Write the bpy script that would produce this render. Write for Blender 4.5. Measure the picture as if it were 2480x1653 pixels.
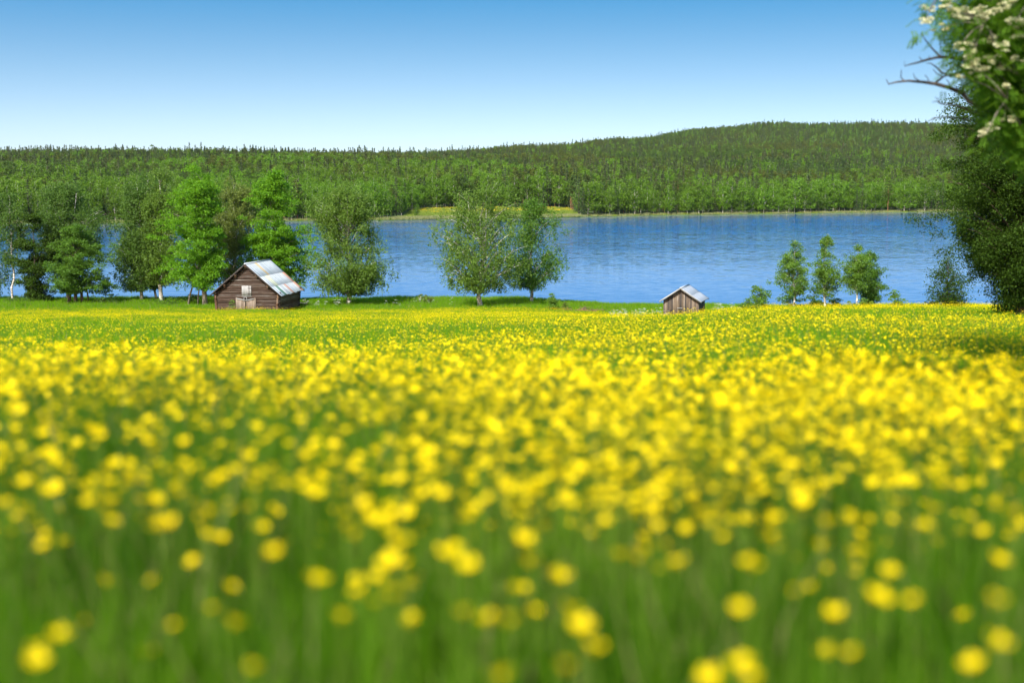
import bpy, math, random
import numpy as np
from mathutils import Vector, Matrix

# ------------------------------------------------------------------ camera, sky, sun, exposure
for o in list(bpy.data.objects): bpy.data.objects.remove(o)
SC = bpy.context.scene
COL = SC.collection
FPX, CX, CY, HZ = 3444.0, 1240.0, 826.5, 428.0        # focal length and centre of the photograph in pixels, horizon row
CAM = Vector((0, 0, 14.5))                            # lake surface is z = 0
PITCH = math.atan((CY - HZ) / FPX)
cd = bpy.data.cameras.new('camera'); cam = bpy.data.objects.new('camera', cd); COL.objects.link(cam)
cam.location = CAM; cam.rotation_euler = (math.pi/2 - PITCH, 0, 0)
cd.sensor_width = 36; cd.lens = FPX / 2480 * 36; cd.clip_start = .05; cd.clip_end = 12000
cd.dof.use_dof = True; cd.dof.focus_distance = 135; cd.dof.aperture_fstop = 1.3
SC.camera = cam

SUN_AZ, SUN_EL = math.radians(203), math.radians(43)   # clockwise from the view direction
SDIR = Vector((math.sin(SUN_AZ)*math.cos(SUN_EL), math.cos(SUN_AZ)*math.cos(SUN_EL), math.sin(SUN_EL)))
W = bpy.data.worlds.new('World'); SC.world = W; W.use_nodes = True
wn = W.node_tree; wn.nodes.clear()
wo = wn.nodes.new('ShaderNodeOutputWorld'); bg = wn.nodes.new('ShaderNodeBackground')
sky = wn.nodes.new('ShaderNodeTexSky'); sky.sky_type = 'NISHITA'; sky.sun_disc = False
sky.sun_elevation = SUN_EL; sky.sun_rotation = SUN_AZ
sky.altitude = 0; sky.air_density = 1.3; sky.dust_density = 4.0; sky.ozone_density = 1.0
hs = wn.nodes.new('ShaderNodeHueSaturation'); hs.inputs['Saturation'].default_value = 1.42; hs.inputs['Hue'].default_value = .486
# clear dry air: the pale band near the horizon is thin, blue starts low
wtc = wn.nodes.new('ShaderNodeTexCoord'); wma = wn.nodes.new('ShaderNodeVectorMath'); wma.operation = 'MULTIPLY_ADD'
wma.inputs[1].default_value = (1, 1, 5); wma.inputs[2].default_value = (0, 0, .08)
wnm = wn.nodes.new('ShaderNodeVectorMath'); wnm.operation = 'NORMALIZE'
wn.links.new(wtc.outputs['Generated'], wma.inputs[0]); wn.links.new(wma.outputs[0], wnm.inputs[0]); wn.links.new(wnm.outputs[0], sky.inputs['Vector'])
wsp = wn.nodes.new('ShaderNodeSeparateXYZ'); wmr = wn.nodes.new('ShaderNodeMapRange'); wn.links.new(wtc.outputs['Generated'], wsp.inputs[0]); wn.links.new(wsp.outputs[2], wmr.inputs[0])
wmr.inputs[1].default_value = .0; wmr.inputs[2].default_value = .14; wmr.inputs[3].default_value = .72; wmr.inputs[4].default_value = 1.62
wn.links.new(wmr.outputs[0], hs.inputs['Saturation'])
bg.inputs['Strength'].default_value = .132
wn.links.new(sky.outputs[0], hs.inputs['Color']); wn.links.new(hs.outputs[0], bg.inputs['Color'])
wn.links.new(bg.outputs[0], wo.inputs['Surface'])
sl = bpy.data.lights.new('sun', 'SUN'); sl.energy = 5.0; sl.angle = math.radians(.53); sl.color = (1, .95, .86)
sun = bpy.data.objects.new('sun', sl); COL.objects.link(sun); sun.location = (-20, -40, 60)
sun.rotation_euler = SDIR.to_track_quat('Z', 'Y').to_euler()
SC.view_settings.view_transform = 'Standard'; SC.view_settings.look = 'None'
SC.view_settings.exposure = 1.0; SC.view_settings.gamma = 1
SC.render.engine = 'CYCLES'
SC.cycles.use_denoising = True
SC.cycles.max_bounces = 6; SC.cycles.diffuse_bounces = 3; SC.cycles.transmission_bounces = 4
SC.cycles.glossy_bounces = 2; SC.cycles.transparent_max_bounces = 4
SC.cycles.caustics_reflective = False; SC.cycles.caustics_refractive = False

# ------------------------------------------------------------------ helpers
def ray(x, y):
    u = (x - CX) / FPX; v = (CY - y) / FPX
    c, s = math.cos(PITCH), math.sin(PITCH)
    dy = c + v * s; dz = -s + v * c
    return u / dy, dz / dy                      # per metre of depth along +Y
def at(x, y, d):
    a, b = ray(x, y); return Vector((a*d, d, CAM.z + b*d))
def xcol(x, d): return (x - CX) / FPX * d / .9934

def mesh_from(name, verts, faces_flat, nper, mat=None, smooth=False):
    """verts (N,3) array, faces: flat index array with nper vertices per face (int) or list of counts"""
    me = bpy.data.meshes.new(name)
    verts = np.asarray(verts, dtype=np.float32); idx = np.asarray(faces_flat, dtype=np.int32).ravel()
    if isinstance(nper, int): cnt = np.full(len(idx)//nper, nper, dtype=np.int32)
    else: cnt = np.asarray(nper, dtype=np.int32)
    me.vertices.add(len(verts)); me.vertices.foreach_set('co', verts.ravel())
    me.loops.add(len(idx)); me.loops.foreach_set('vertex_index', idx)
    me.polygons.add(len(cnt))
    st = np.zeros(len(cnt), dtype=np.int32); st[1:] = np.cumsum(cnt)[:-1]
    me.polygons.foreach_set('loop_start', st)
    me.polygons.foreach_set('loop_total', cnt)
    if smooth: me.polygons.foreach_set('use_smooth', np.ones(len(cnt), dtype=bool))
    me.update(calc_edges=True)
    if mat: me.materials.append(mat)
    return me
class MB:
    """collects verts and faces of one part"""
    def __init__(s): s.v = []; s.f = []; s.c = []; s.n = 0
    def add(s, v, faces):
        for f in faces: s.f.extend([i + s.n for i in f]); s.c.append(len(f))
        s.v.extend(v); s.n += len(v)
    def box(s, x0, x1, y0, y1, z0, z1, M=None):
        v = [Vector((x, y, z)) for z in (z0, z1) for y in (y0, y1) for x in (x0, x1)]
        if M is not None: v = [M @ p for p in v]
        s.add([tuple(p) for p in v], [(0,2,3,1),(4,5,7,6),(0,1,5,4),(2,6,7,3),(0,4,6,2),(1,3,7,5)])
    def hexa(s, v8):
        s.add([tuple(p) for p in v8], [(0,2,3,1),(4,5,7,6),(0,1,5,4),(2,6,7,3),(0,4,6,2),(1,3,7,5)])
    def tube(s, pts, radii, k=6, caps=True):
        pts = [Vector(p) for p in pts]; ring = []; n0 = s.n; V = []
        up = Vector((.13, .31, .94))
        for i, p in enumerate(pts):
            t = (pts[min(i+1, len(pts)-1)] - pts[max(i-1, 0)])
            t = t.normalized() if t.length > 1e-9 else Vector((0,0,1))
            a = t.cross(up)
            if a.length < .05: a = t.cross(Vector((1,0,0)))
            a.normalize(); b = t.cross(a)
            for j in range(k):
                w = 2*math.pi*j/k
                V.append(tuple(p + (a*math.cos(w) + b*math.sin(w)) * radii[i]))
        F = []
        for i in range(len(pts)-1):
            for j in range(k):
                j2 = (j+1) % k
                F.append((i*k+j, i*k+j2, (i+1)*k+j2, (i+1)*k+j))
        if caps:
            F.append(tuple(range(k))[::-1]); F.append(tuple((len(pts)-1)*k + j for j in range(k)))
        s.add(V, F)
    def mesh(s, name, mat, smooth=False): return mesh_from(name, np.array(s.v), s.f, s.c, mat, smooth)
    def build(s, name, mat, parent=None, smooth=False): return link(name, s.mesh(name, mat, smooth), parent)
def link(name, me, parent=None):
    o = bpy.data.objects.new(name, me); COL.objects.link(o)
    if parent is not None: o.parent = parent
    return o
def tag(o, label=None, cat=None, group=None, kind=None):
    if label: o['label'] = label
    if cat: o['category'] = cat
    if group: o['group'] = group
    if kind: o['kind'] = kind
    return o
def empty(name, loc, rz=0):
    o = bpy.data.objects.new(name, None); COL.objects.link(o); o.location = loc; o.rotation_euler = (0,0,rz)
    o.empty_display_size = .2; return o

# ---- materials
def mat(name):
    m = bpy.data.materials.new(name); m.use_nodes = True; m.node_tree.nodes.clear(); return m, m.node_tree
class NT:
    def __init__(s, nt): s.nt = nt
    def n(s, t, **kw):
        nd = s.nt.nodes.new(t)
        for k, v in kw.items():
            if k.startswith('_'): setattr(nd, k[1:], v)
            else: nd.inputs[k.replace('__', ' ')].default_value = v
        return nd
    def l(s, a, b): s.nt.links.new(a, b)
    def mixc(s, fac, a, b, blend='MIX'):
        nd = s.nt.nodes.new('ShaderNodeMix'); nd.data_type = 'RGBA'; nd.blend_type = blend
        for sock, v in ((nd.inputs[0], fac), (nd.inputs[6], a), (nd.inputs[7], b)):
            if isinstance(v, (int, float)): sock.default_value = v
            elif isinstance(v, tuple): sock.default_value = (*v, 1) if len(v) == 3 else v
            else: s.l(v, sock)
        return nd.outputs[2]
    def ramp(s, fac, stops, interp='LINEAR'):
        r = s.nt.nodes.new('ShaderNodeValToRGB'); r.color_ramp.interpolation = interp
        e = r.color_ramp.elements
        while len(e) < len(stops): e.new(.5)
        for i, (p, c) in enumerate(stops):
            e[i].position = p; e[i].color = (*c, 1) if len(c) == 3 else c
        s.l(fac, r.inputs[0]); return r.outputs[0]
    def noise(s, vec, scale, detail=3, rough=.5):
        nd = s.n('ShaderNodeTexNoise', Scale=scale, Detail=detail, Roughness=rough)
        if vec is not None: s.l(vec, nd.inputs['Vector'])
        return nd.outputs[0]
    def mapping(s, vec, scale):
        m = s.n('ShaderNodeMapping', Scale=scale); s.l(vec, m.inputs[0]); return m.outputs[0]
    def out(s, sh):
        o = s.nt.nodes.new('ShaderNodeOutputMaterial'); s.l(sh, o.inputs['Surface'])
def leaf_mat(name, c1, c2, trans=.4, tcol=None, patch=None, rough=.55, spec=.25):
    m, nt = mat(name); k = NT(nt)
    g = k.n('ShaderNodeNewGeometry')
    col = k.mixc(g.outputs['Random Per Island'], c1, c2)
    if patch:                                     # slow drift of hue over the land, and from plant to plant
        oi = k.n('ShaderNodeObjectInfo')
        nz = k.noise(oi.outputs['Location'], patch[0], 2)
        f = k.ramp(nz, [(.40, (0,0,0)), (.60, (1,1,1))])
        col = k.mixc(f, col, patch[1], 'MIX') if len(patch) < 3 else k.mixc(f, col, k.mixc(.0, patch[1], patch[1]), 'MIX')
        v = k.n('ShaderNodeMapRange'); k.l(oi.outputs['Random'], v.inputs[0]); v.inputs[3].default_value = .72; v.inputs[4].default_value = 1.25
        hsv = k.n('ShaderNodeHueSaturation'); k.l(v.outputs[0], hsv.inputs['Value']); k.l(col, hsv.inputs['Color'])
        col = hsv.outputs[0]
    b = k.n('ShaderNodeBsdfPrincipled', Roughness=rough); b.inputs['Specular IOR Level'].default_value = spec
    k.l(col, b.inputs['Base Color'])
    t = k.n('ShaderNodeBsdfTranslucent')
    k.l(k.mixc(.6, col, tcol or tuple(min(1, x*1.6) for x in c2)), t.inputs[0])
    mx = k.n('ShaderNodeMixShader', Fac=trans); k.l(b.outputs[0], mx.inputs[1]); k.l(t.outputs[0], mx.inputs[2])
    k.out(mx.outputs[0]); return m
def plain_mat(name, c, rough=.7, spec=.3, var=0, scale=8, metallic=0):
    m, nt = mat(name); k = NT(nt)
    b = k.n('ShaderNodeBsdfPrincipled', Roughness=rough, Metallic=metallic); b.inputs['Specular IOR Level'].default_value = spec
    if var:
        tc = k.n('ShaderNodeTexCoord')
        nz = k.noise(tc.outputs['Object'], scale, 4, .6)
        k.l(k.ramp(nz, [(.3, tuple(x*(1-var) for x in c)), (.7, tuple(min(1, x*(1+var)) for x in c))]), b.inputs['Base Color'])
    else: b.inputs['Base Color'].default_value = (*c, 1)
    k.out(b.outputs[0]); return m
def wood_mat(name, stops, axis, scale=1.0, rand=.35):
    """weathered timber: grain stretched along one axis, streaks, tone drifting from piece to piece"""
    m, nt = mat(name); k = NT(nt)
    tc = k.n('ShaderNodeTexCoord'); oi = k.n('ShaderNodeObjectInfo')
    off = k.n('ShaderNodeVectorMath', _operation='MULTIPLY_ADD')
    cb = k.n('ShaderNodeCombineXYZ'); 
    for i in range(3): k.l(oi.outputs['Random'], cb.inputs[i])
    k.l(cb.outputs[0], off.inputs[0]); off.inputs[1].default_value = (37, 53, 71); k.l(tc.outputs['Object'], off.inputs[2])
    sc = [14*scale]*3; sc[axis] = .9*scale
    grain = k.noise(k.mapping(off.outputs[0], sc), 1.6, 6, .7)
    blot = k.noise(off.outputs[0], .8*scale, 3, .6)
    mixv = k.n('ShaderNodeMath', _operation='MULTIPLY_ADD'); k.l(grain, mixv.inputs[0]); mixv.inputs[1].default_value = .75
    b2 = k.n('ShaderNodeMath', _operation='MULTIPLY'); k.l(blot, b2.inputs[0]); b2.inputs[1].default_value = .45
    k.l(b2.outputs[0], mixv.inputs[2])
    a2 = k.n('ShaderNodeMath', _operation='MULTIPLY_ADD'); k.l(oi.outputs['Random'], a2.inputs[0]); a2.inputs[1].default_value = rand; k.l(mixv.outputs[0], a2.inputs[2])
    a3 = k.n('ShaderNodeMath', _operation='SUBTRACT'); k.l(a2.outputs[0], a3.inputs[0]); a3.inputs[1].default_value = .1 + rand/2
    col = k.ramp(a3.outputs[0], stops)
    b = k.n('ShaderNodeBsdfPrincipled', Roughness=.8); b.inputs['Specular IOR Level'].default_value = .2
    k.l(col, b.inputs['Base Color'])
    bp = k.n('ShaderNodeBump', Strength=.6, Distance=.02); k.l(grain, bp.inputs['Height']); k.l(bp.outputs[0], b.inputs['Normal'])
    k.out(b.outputs[0]); return m
def bark_birch():
    m, nt = mat('birch_bark'); k = NT(nt)
    tc = k.n('ShaderNodeTexCoord')
    n1 = k.noise(k.mapping(tc.outputs['Object'], (2.2, 2.2, 7)), 1.6, 4, .65)
    col = k.ramp(n1, [(.40, (.045, .038, .03)), (.50, (.33, .31, .27)), (.62, (.62, .60, .55))])
    b = k.n('ShaderNodeBsdfPrincipled', Roughness=.75); k.l(col, b.inputs['Base Color']); k.out(b.outputs[0]); return m
def sheet_mat(name, c, rough=.42, metallic=.0):
    m, nt = mat(name); k = NT(nt)
    tc = k.n('ShaderNodeTexCoord')
    n1 = k.noise(k.mapping(tc.outputs['Object'], (3, 3, .8)), 1.5, 5, .65)
    col = k.ramp(n1, [(.28, tuple(x*.68 for x in c)), (.5, c), (.75, tuple(min(1, x*1.12) for x in c))])
    b = k.n('ShaderNodeBsdfPrincipled', Roughness=rough, Metallic=metallic); k.l(col, b.inputs['Base Color']); k.out(b.outputs[0]); return m

M_birch_bark = bark_birch()
M_dark_bark = plain_mat('dark_bark', (.075, .058, .042), .85, .15, .45, 6)
M_grey_bark = plain_mat('grey_bark', (.20, .175, .145), .85, .15, .4, 6)
M_pine_bark = plain_mat('pine_bark', (.21, .105, .06), .85, .15, .4, 3)
M_dead_wood = plain_mat('dead_wood', (.085, .07, .062), .8, .2, .4, 9)

# ------------------------------------------------------------------ terrain height
R = random.Random(7); NP = np.random.default_rng(11)
TD = np.array([-60, -20, 0, 2.5, 4.5, 6, 8, 10, 13, 20, 28, 35, 45, 55, 70, 85, 100, 120, 138, 150, 156, 160, 165, 175, 260])
TX = np.array([-900, 200, 800, 1240, 1560, 1900, 2300, 3400])
tl = [2.0, -.9, -1.18, -1.20, -1.22, -1.34, -1.58, -1.80, -2.17, -2.98, -3.68, -4.27, -5.2, -6.1, -7.5, -8.75, -10.1, -11.75, -12.95, -13.2, -13.45, -14.2, -15.3, -16, -17]
tc_ = [2.0, -.9, -1.18, -1.20, -1.21, -1.32, -1.56, -1.78, -2.14, -2.93, -3.6, -4.2, -5.1, -6.0, -7.35, -8.65, -10.0, -11.65, -12.9, -13.2, -13.45, -14.2, -15.4, -16, -17]
tm = [2.0, -.9, -1.18, -1.20, -1.22, -1.34, -1.58, -1.79, -2.13, -2.87, -3.48, -4.05, -4.95, -5.9, -7.3, -8.75, -10.2, -12.15, -13.3, -13.9, -14.2, -14.7, -15.4, -16, -17]
tr = [2.0, -.9, -1.18, -1.21, -1.26, -1.38, -1.60, -1.80, -2.12, -2.80, -3.36, -3.88, -4.75, -5.6, -6.9, -8.15, -9.45, -11.6, -13.2, -14.0, -14.3, -14.8, -15.4, -16, -17]
tr2 = [2.0, -.9, -1.18, -1.21, -1.27, -1.40, -1.63, -1.84, -2.17, -2.88, -3.46, -4.0, -4.85, -5.6, -6.8, -8.1, -9.45, -11.6, -13.2, -14.0, -14.3, -14.8, -15.4, -16, -17]
TAB = np.array([tl, tl, tl, tc_, tm, tr, tr2, tr2])
_fd = np.linspace(-60, 260, 1281)
_F = np.array([np.interp(_fd, TD, row) for row in TAB])
_ker = np.hanning(13); _ker /= _ker.sum()
_F = np.array([np.convolve(np.pad(r_, 6, mode='edge'), _ker, 'valid') for r_ in _F])
def ground_np(X, Y):
    X = np.asarray(X, float); Y = np.asarray(Y, float)
    yy = np.maximum(Y, 4.0)
    sx = CX + X / yy * FPX
    sx = np.clip(sx, -900, 3400)
    fi = np.interp(sx, TX, np.arange(len(TX))); i0 = np.clip(fi.astype(int), 0, len(TX)-2); fx = fi - i0; fx = fx*fx*(3-2*fx)
    fy = np.clip((Y + 60) / .25, 0, 1279.999); j0 = fy.astype(int); ft = fy - j0
    z = (_F[i0, j0]*(1-ft) + _F[i0, j0+1]*ft)*(1-fx) + (_F[i0+1, j0]*(1-ft) + _F[i0+1, j0+1]*ft)*fx
    z = z + .05*np.sin(X*.9 + Y*.37) * np.clip(Y/15, 0, 1) + .07*np.sin(X*.23 - Y*.31 + 1.3) * np.clip(Y/15, 0, 1)
    brow = np.clip((Y-3.5)/2, 0, 1)*np.clip((22-Y)/8, 0, 1)
    z = z + brow*(.045*np.sin(X*1.35+.6*Y+.5) + .03*np.sin(X*2.9-.8*Y+2.1) - .035)
    return z + CAM.z
def ground(x, y): return float(ground_np(np.array([x]), np.array([y]))[0])

def grid_mesh(name, xs, ys, zf, m):
    X, Y = np.meshgrid(xs, ys); Z = zf(X, Y)
    v = np.stack([X, Y, Z], -1).reshape(-1, 3); nx, ny = len(xs), len(ys)
    a = (np.arange(ny-1)[:, None]*nx + np.arange(nx-1)[None, :]).ravel()
    f = np.stack([a, a+1, a+nx+1, a+nx], -1)
    return mesh_from(name, v, f, 4, m, True)

# soil and low sward under the standing grass
m, nt = mat('meadow_soil'); k = NT(nt); tcx = k.n('ShaderNodeTexCoord')
b = k.n('ShaderNodeBsdfPrincipled', Roughness=.95)
k.l(k.ramp(k.noise(tcx.outputs['Object'], .8, 5, .65), [(.3, (.035, .055, .012)), (.55, (.06, .10, .018)), (.75, (.10, .11, .03))]), b.inputs['Base Color'])
k.out(b.outputs[0]); M_soil = m
ys_ = np.concatenate([np.arange(-60, 0, 3), np.arange(0, 60, .6), np.arange(60, 150, 1.5), np.arange(150, 176, .8)])
xs_ = np.concatenate([np.arange(-160, -40, 4), np.arange(-40, 40, .8), np.arange(40, 161, 4)])
tag(link('meadow_ground', grid_mesh('meadow_ground', xs_, ys_, ground_np, M_soil)), kind='structure')

# ---- lake
m, nt = mat('lake_water'); k = NT(nt); g = k.n('ShaderNodeNewGeometry')
b = k.n('ShaderNodeBsdfPrincipled', Roughness=.06, IOR=1.33)
b.inputs['Base Color'].default_value = (.004, .075, .26, 1)
# sheltered under both banks, ruffled in the open
at_ = k.n('ShaderNodeAttribute', _attribute_name='fetch')
gust = k.noise(k.mapping(g.outputs['Position'], (.0035, .016, 1)), 1.0, 3, .55)
gm = k.n('ShaderNodeMapRange'); k.l(gust, gm.inputs[0]); gm.inputs[1].default_value = .36; gm.inputs[2].default_value = .64; gm.inputs[3].default_value = .7; gm.inputs[4].default_value = 1.2
ml = k.n('ShaderNodeMath', _operation='MULTIPLY'); k.l(gm.outputs[0], ml.inputs[0]); k.l(at_.outputs['Fac'], ml.inputs[1])
acc = g.outputs['Normal']
for sc_, amp in (((.55, 2.1, 1), (.14, .30, 0)), ((.05, .16, 1), (.02, .045, 0))):
    nz = k.n('ShaderNodeTexNoise', Scale=1.0, Detail=3, Roughness=.6); k.l(k.mapping(g.outputs['Position'], sc_), nz.inputs['Vector'])
    sub = k.n('ShaderNodeVectorMath', _operation='SUBTRACT'); k.l(nz.outputs['Color'], sub.inputs[0]); sub.inputs[1].default_value = (.5, .5, .5)
    mu = k.n('ShaderNodeVectorMath', _operation='MULTIPLY'); k.l(sub.outputs[0], mu.inputs[0]); mu.inputs[1].default_value = amp
    s2 = k.n('ShaderNodeVectorMath', _operation='SCALE'); k.l(mu.outputs[0], s2.inputs[0]); k.l(ml.outputs[0], s2.inputs['Scale'])
    ad = k.n('ShaderNodeVectorMath', _operation='ADD'); k.l(acc, ad.inputs[0]); k.l(s2.outputs[0], ad.inputs[1]); acc = ad.outputs[0]
nm = k.n('ShaderNodeVectorMath', _operation='NORMALIZE'); k.l(acc, nm.inputs[0])
k.l(nm.outputs[0], b.inputs['Normal']); k.out(b.outputs[0])
M_water = m

# ---- far shore and wooded hills: height over the lake by bearing (photo column) and distance
SHX = [-1200, 0, 300, 900, 1300, 1600, 2250, 2480, 3600]
SHY = [545, 542, 540, 533, 527, 521, 512.5, 511, 508]
def shore_d(sx): return FPX * CAM.z / (np.interp(sx, SHX, SHY) - HZ)
FX = np.array([-1200, 0, 500, 1000, 1300, 1500, 1700, 1900, 2100, 2480, 3600])
FD = np.array([0, 25, 60, 140, 260, 420, 600, 850, 1100, 1450, 1800, 2200, 2600])   # metres beyond the shore
def _prof(a, bb, c, d_, e, f_, g_, h_): return [.25, 1.2, 2.6, 6.5, a, bb, c, d_, e, f_, g_, h_, h_*.6]
FT = np.array([
 _prof(11, 15, 19, 28, 32, 30, 26, 20), _prof(11, 15, 19, 28, 33, 30, 26, 20), _prof(10.5, 14.5, 19, 27, 33, 31, 26, 20),
 _prof(10, 15, 20, 28, 35, 36, 30, 22), _prof(10, 15, 21, 28, 36, 40, 40, 34), _prof(10, 15, 21, 29, 39, 52, 58, 50),
 _prof(10, 15, 21, 30, 43, 62, 78, 75), _prof(10, 15, 21, 31, 45, 66, 84, 82), _prof(10, 15, 22, 32, 46, 68, 87, 88),
 _prof(10, 15, 22, 32, 46, 68, 86, 88), _prof(10, 15, 20, 30, 40, 56, 62, 55)])
FT[4:, 9:] *= 1.07
FT[:4, 7:] -= 4.0
def far_np(X, Y):
    X = np.asarray(X, float); Y = np.asarray(Y, float)
    sx = np.clip(CX + X/np.maximum(Y, 100)*FPX, -1200, 3600); s = Y - shore_d(sx)
    fi = np.interp(sx, FX, np.arange(len(FX))); i0 = np.clip(fi.astype(int), 0, len(FX)-2); fx = fi-i0; fx = fx*fx*(3-2*fx)
    sj = np.interp(s, FD, np.arange(len(FD))); j0 = np.clip(sj.astype(int), 0, len(FD)-2); ft = sj-j0
    z = (FT[i0, j0]*(1-ft)+FT[i0, j0+1]*ft)*(1-fx) + (FT[i0+1, j0]*(1-ft)+FT[i0+1, j0+1]*ft)*fx
    z = np.where(s < 0, .25 + s*.12, z)
    amp = np.clip(s/500, 0, 1)
    return z + amp*(1.6*np.sin(X*.011+Y*.004)+1.2*np.sin(X*.027-Y*.013+2))
m, nt = mat('far_ground'); k = NT(nt); g = k.n('ShaderNodeNewGeometry')
b = k.n('ShaderNodeBsdfPrincipled', Roughness=.95)
k.l(k.ramp(k.noise(g.outputs['Position'], .05, 4), [(.35, (.045, .085, .012)), (.65, (.075, .12, .018))]), b.inputs['Base Color']); k.out(b.outputs[0])
tag(link('far_hills', grid_mesh('far_hills', np.arange(-1400, 1801, 20), np.concatenate([np.arange(400, 720, 5), np.arange(720, 3200, 25)]), far_np, m)), kind='structure')

lw = grid_mesh('lake_water', np.arange(-700, 901, 20), np.arange(140, 721, 4), lambda X, Y: X*0, M_water)
co = np.zeros(len(lw.vertices)*3, dtype=np.float32); lw.vertices.foreach_get('co', co); co = co.reshape(-1, 3)
sd = shore_d(np.clip(CX + co[:, 0]/co[:, 1]*FPX, -1200, 3600)) - co[:, 1]
fetch = np.interp(co[:, 1], [150, 230, 330, 420], [.2, .4, 1.6, 3.4])*np.interp(sd, [0, 22, 36, 70], [.03, .07, .7, 1.0])
a_ = lw.attributes.new('fetch', 'FLOAT', 'POINT'); a_.data.foreach_set('value', fetch.astype(np.float32))
tag(link('lake_water', lw), kind='structure')

# ------------------------------------------------------------------ instancing of uncountable stuff
def proto_collection(name, meshes):
    c = bpy.data.collections.new(name)
    for i, me in enumerate(meshes):
        c.objects.link(bpy.data.objects.new('%s_%02d' % (name, i), me))
    return c
def scatter(name, pts, rotz, scale, idx, coll, tilt=None, kind='stuff'):
    me = bpy.data.meshes.new(name); n = len(pts)
    me.vertices.add(n); me.vertices.foreach_set('co', np.asarray(pts, dtype=np.float32).ravel())
    rot = np.zeros((n, 3), dtype=np.float32); rot[:, 2] = rotz
    if tilt is not None: rot[:, :2] = tilt
    a = me.attributes.new('rot', 'FLOAT_VECTOR', 'POINT'); a.data.foreach_set('vector', rot.ravel())
    a = me.attributes.new('scl', 'FLOAT', 'POINT'); a.data.foreach_set('value', np.asarray(scale, dtype=np.float32))
    a = me.attributes.new('pick', 'INT', 'POINT'); a.data.foreach_set('value', np.asarray(idx, dtype=np.int32))
    ng = bpy.data.node_groups.new(name, 'GeometryNodeTree')
    ng.interface.new_socket('Geometry', in_out='INPUT', socket_type='NodeSocketGeometry')
    ng.interface.new_socket('Geometry', in_out='OUTPUT', socket_type='NodeSocketGeometry')
    gi = ng.nodes.new('NodeGroupInput'); go = ng.nodes.new('NodeGroupOutput')
    ci = ng.nodes.new('GeometryNodeCollectionInfo'); ci.inputs['Collection'].default_value = coll
    ci.inputs['Separate Children'].default_value = True; ci.inputs['Reset Children'].default_value = True
    ip = ng.nodes.new('GeometryNodeInstanceOnPoints'); ip.inputs['Pick Instance'].default_value = True
    def attr(nm, t):
        q = ng.nodes.new('GeometryNodeInputNamedAttribute'); q.data_type = t; q.inputs['Name'].default_value = nm
        return [o for o in q.outputs if o.enabled and o.name == 'Attribute'][0]
    L = ng.links.new
    L(gi.outputs[0], ip.inputs['Points']); L(ci.outputs[0], ip.inputs['Instance'])
    L(attr('pick', 'INT'), ip.inputs['Instance Index']); L(attr('rot', 'FLOAT_VECTOR'), ip.inputs['Rotation']); L(attr('scl', 'FLOAT'), ip.inputs['Scale'])
    L(ip.outputs[0], go.inputs[0])
    o = link(name, me); md = o.modifiers.new('scatter', 'NODES'); md.node_group = ng
    return tag(o, kind=kind)

# ------------------------------------------------------------------ leaves and trees
def leaves_arr(C, size, rng, up=.25, aspect=.62):
    """C (N,3) centres -> folded diamond leaves, 4 verts and one quad each"""
    n = len(C); d = rng.normal(size=(n, 3)); d /= np.linalg.norm(d, axis=1)[:, None]
    nn = rng.normal(size=(n, 3)) + np.array([0, 0, up*3]); nn -= (nn*d).sum(1)[:, None]*d; nn /= np.linalg.norm(nn, axis=1)[:, None]
    s = np.cross(d, nn); sz = (size*(.65+.7*rng.random(n)))[:, None]
    v = np.stack([C - d*sz*.5, C + s*sz*aspect*.5 + nn*sz*.12, C + d*sz*.5, C - s*sz*aspect*.5 + nn*sz*.12], 1).reshape(-1, 3)
    return v
def leaf_mesh(name, C, size, rng, m, up=.25, aspect=.62):
    v = leaves_arr(C, size, rng, up, aspect); return mesh_from(name, v, np.arange(len(v)), 4, m)
def bez(a, c, b_, n):
    return [a*(1-t)**2 + c*2*t*(1-t) + b_*t*t for t in np.linspace(0, 1, n)]
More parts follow.
